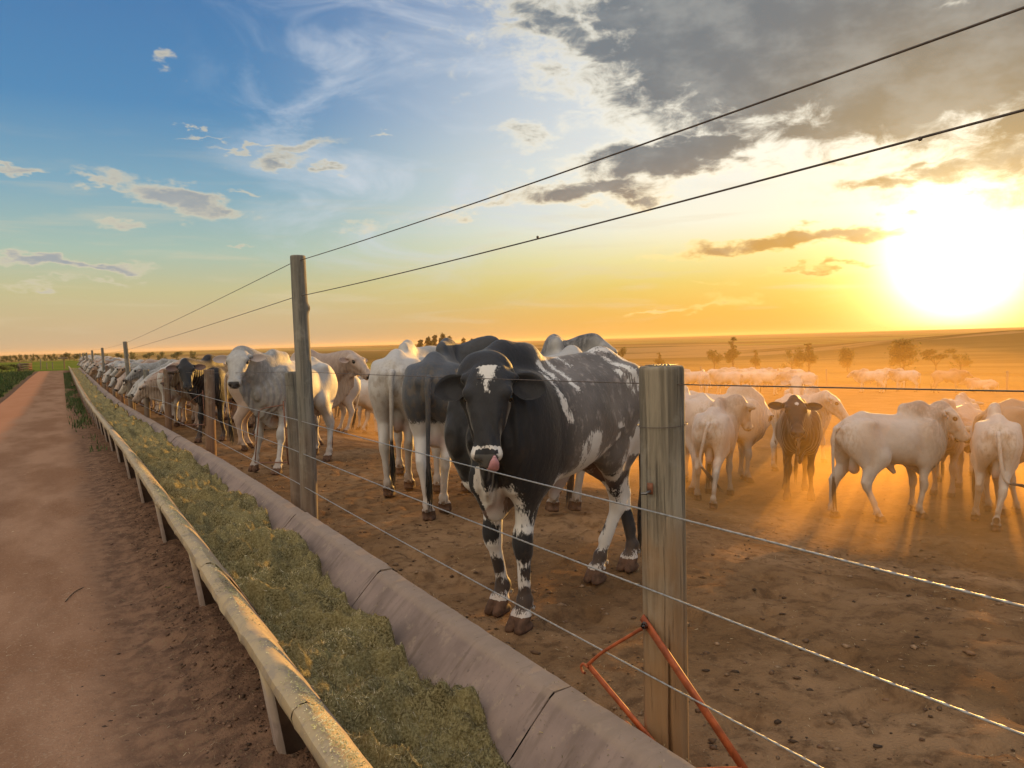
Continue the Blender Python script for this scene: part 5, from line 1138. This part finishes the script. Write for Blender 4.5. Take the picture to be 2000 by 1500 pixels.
# shared poses for the herd farther off
POSE = dict(
 side=finish(cow_mesh('bull_body', h=.024, poll=(1.02, 0, 1.34), hdir=(.75, 0, -.66), legs=dict(fl=(.10, 0, 0), hr=(.12, 0, 0), hl=(-.10, 0, 0)), hump=1.2)),
 graze=finish(cow_mesh('bull_body', h=.024, poll=(1.10, .05, .86), hdir=(.55, .1, -.83), legs=dict(fl=(.16, 0, 0), fr=(-.05, 0, 0)))),
 feed=finish(cow_mesh('bull_body', h=.022, poll=(1.12, 0, 1.14), hdir=(.48, 0, -.87), neck_mid=(.80, 0, 1.20), legs=dict(fl=(.06, 0, 0), hr=(-.10, 0, 0)))),
 feedL=finish(cow_mesh('bull_body', h=.022, poll=(1.16, .14, 1.06), hdir=(.55, .30, -.78), neck_mid=(.85, .02, 1.14), hump=1.2)),
 feedR=finish(cow_mesh('bull_body', h=.022, poll=(1.18, -.12, 1.0), hdir=(.60, -.25, -.76), neck_mid=(.85, -.02, 1.10), hump=.9, horns=.7)),
 look=finish(cow_mesh('bull_body', h=.022, poll=(.92, .30, 1.42), hdir=(.35, .62, -.70), hump=1.3)),
 lookR=finish(cow_mesh('bull_body', h=.022, poll=(.92, -.30, 1.40), hdir=(.35, -.62, -.70), hump=1.0)),
 rear=finish(cow_mesh('bull_body', h=.024, poll=(1.0, .1, 1.15), hdir=(.6, .2, -.75), legs=dict(hl=(.15, 0, 0)), hump=1.0)),
 lie=finish(cow_mesh('bull_body', h=.024, lying=True, poll=(.92, 0, .82), hdir=(.8, 0, -.6))))
FARG = 'hazy cattle standing far out in the pen'
def far_bull(pose, px, py, imgang, key, label, scale=1.05, group=FARG):
    P, t = hit(px, py); M = frame(P[0], P[1], math.radians(rayang(px) - 90 + imgang), scale); return place(POSE[pose], M, key, label, group)
for a in ((('rear', 1374, 774, 95, 'white', 'white rump nearest the post in the far group')), ('side', 1352, 772, 180, 'white', 'steer half hidden by the near post in the far group'), ('side', 1420, 772, 170, 'white', 'white steer facing left, second from the post in the far group'),
          ('side', 1455, 771, 185, 'pale', 'pale steer broadside in the middle of the far group'), ('graze', 1497, 773, 10, 'pale', 'steer with lowered head in the middle of the far group'), ('side', 1562, 778, 176, 'dusky', 'largest white steer of the far group with a brown neck, facing left'),
          ('rear', 1522, 765, 100, 'tan', 'tan steer seen from behind within the far group'), ('side', 1404, 760, 5, 'pale', 'steer whose back shows in the back row, left of the middle'), ('look', 1440, 757, 185, 'white', 'steer with raised head in the back row of the far group'),
          ('side', 1478, 757, 175, 'white', 'white back in the back row above the grazing steer'), ('lookR', 1512, 756, 200, 'dusky', 'dark-necked steer in the back row of the far group'), ('side', 1548, 757, 178, 'pale', 'pale steer at the right end of the back row'),
          ('side', 1700, 768, 172, 'dusky', 'dark-necked white steer standing apart, left of the three by the far fence'), ('look', 1768, 765, 165, 'dusky', 'middle one of the three steers by the far fence'), ('side', 1742, 760, 190, 'pale', 'steer partly hidden behind the middle one by the far fence'),
          ('side', 1850, 768, 5, 'tan', 'brown humped bull facing right, right one of the three by the far fence')): far_bull(*a)
far_bull('lie', 1918, 766, 170, 'rose', 'steer lying on the ground at the far right of the pen')
# standing a little behind the feeding row on the left
BG = 'cattle waiting behind the row at the trough'
for x, y, hdg, ps, key, lb in ((4.9, 17.2, 195, 'look', 'white', 'white steer looking left behind the feeding row'), (5.2, 23, 215, 'side', 'brown', 'brown humped steer behind the tan one'), (7.2, 26, 170, 'side', 'brown', 'dark brown hump showing over the backs on the left'),
                               (6.2, 31, 190, 'lookR', 'white', 'white back beyond the brown humps'), (8.2, 34, 160, 'side', 'pale', 'cream back far behind the second tall pole'), (7.5, 20.5, 120, 'rear', 'silver', 'silver steer behind the black bull'),
                               (9.5, 24, 80, 'rear', 'rose', 'faint fawn steer in the dust beyond the broadside bull'), (6.3, 13.0, 200, 'side', 'silver', 'grey hump peeking over the broadside bull\'s back'), (11.5, 22, 0, 'side', 'pale', 'pale steer in the dust right of the fawn bull')):
    place(POSE[ps], frame(x, y, math.radians(hdg), 1.05), key, lb, BG)
ORD = 'first second third fourth fifth sixth seventh eighth ninth tenth eleventh twelfth thirteenth fourteenth fifteenth sixteenth seventeenth eighteenth nineteenth twentieth twenty-first twenty-second twenty-third twenty-fourth'.split()
# the row at the trough
rr_ = random.Random(31); y = 17.0; k = 0
fl_ = {0: ('lookR', 'brown', 'brown steer standing over the trough, nearest of the feeding row'), 1: ('look', 'tan', 'tan steer with raised head, second of the feeding row'), 2: ('lookR', 'rose', 'steer with raised head in profile, third of the feeding row'), 3: ('feedR', 'rose', 'steer reaching across the trough rim, fourth of the feeding row'), 4: ('feed', 'tan', 'tan steer bowing deep into the trough, fifth of the feeding row')}
while y < 97:
    if k in fl_: ps, key, lb = fl_[k]
    else: ps = rr_.choice(['feed', 'feedL', 'feedR', 'look', 'lookR', 'side']); key = rr_.choice(['white', 'white', 'pale', 'dusky', 'silver', 'rose', 'tan']); lb = 'steer with its head over the trough in the crowded distant part of the feeding row'
    if k > 4 and k < 24: lb = {'white': 'white', 'pale': 'cream', 'dusky': 'grey-necked white', 'silver': 'silver', 'rose': 'fawn', 'tan': 'tan'}[key] + ' steer, ' + ORD[k] + ' of the feeding row from the viewer'
    sc_ = rr_.uniform(.98, 1.08); hdg = 180 + rr_.uniform(-14, 10); xf = 2.32 if 'feed' in ps else 2.45
    if k == 0: hdg = 176
    x = xf + .50 * sc_ + rr_.uniform(0, .22); place(POSE[ps], frame(x, y, math.radians(hdg), sc_), key, lb, 'cattle feeding in a row along the trough'); k += 1
    y += rr_.uniform(.82, 1.12)
print('feeding row', k)
# ------------------------------------------------------------ air
def volume(name, me, density, color, g, label=None, cat=None, noise=None):
    m = bpy.data.materials.new(name); m.use_nodes = True; nt = m.node_tree; nt.nodes.clear(); o = nt.nodes.new('ShaderNodeOutputMaterial'); v = nt.nodes.new('ShaderNodeVolumePrincipled')
    v.inputs['Color'].default_value = (*color, 1); v.inputs['Density'].default_value = density; v.inputs['Anisotropy'].default_value = g; nt.links.new(v.outputs[0], o.inputs['Volume'])
    ob = obj(name, me, m); ob['kind'] = 'stuff'
    if label: tag(ob, label, cat)
    return ob
def box(name, lo, hi):
    V = [(x, y, z) for z in (lo[2], hi[2]) for x, y in ((lo[0], lo[1]), (hi[0], lo[1]), (hi[0], hi[1]), (lo[0], hi[1]))]
    me = bpy.data.meshes.new(name); me.from_pydata(V, [], [(3, 2, 1, 0), (4, 5, 6, 7), (0, 1, 5, 4), (1, 2, 6, 5), (2, 3, 7, 6), (3, 0, 4, 7)]); me.update(); return me
volume('haze', box('haze', (-9500, -400, -26), (9500, 12500, 30)), 0.00008, (0.92, 0.66, 0.38), 0.30, 'thin evening haze over the whole landscape', 'haze')
def dust(name, cen, rad, dens, label, seed):
    """a bank of dust kicked up by the herd, thinning to nothing at its edge"""
    v, f = ball((0, 0, 0), 1.0, 48, 32); n = fbm(v[:, 0] * 2.2 + seed, v[:, 1] * 2.2 + v[:, 2] * 1.7, 3); v = v * (1 + 0.25 * n)[:, None] * np.array(rad); z = float(GH(cen[0], cen[1]))
    o = volume(name, mesh_from(name, v, f), dens, (0.98, 0.60, 0.20), 0.45, label, 'dust'); o.location = (cen[0], cen[1], z + cen[2]); o['group'] = 'golden dust hanging over the pen'
dust('dust_cloud', (36, 21, .2), (32, 46, 6.0), .0012, 'broad bank of golden dust over the far part of the pen', 1)
dust('dust_cloud', (10.5, 8.5, 0), (6.5, 8.5, 2.3), .013, 'low golden dust around the bulls at the right', 2)
dust('dust_cloud', (8.5, 6.0, -.05), (4.2, 4.4, .65), .15, 'thick dust at the feet of the bulls at the right', 3)
dust('dust_cloud', (9.5, 22, 0), (7, 12, 2.0), .016, 'pale golden dust behind the bulls on the left', 4)
dust('dust_cloud', (7.5, 14.5, -.1), (3.2, 3.6, 1.1), .05, 'puff of dust behind the rump of the broadside bull', 5)
dust('dust_cloud', (8.2, 5.5, -.3), (6.3, 7.5, 2.3), .013, 'faint veil of dust over the near part of the pen', 6)
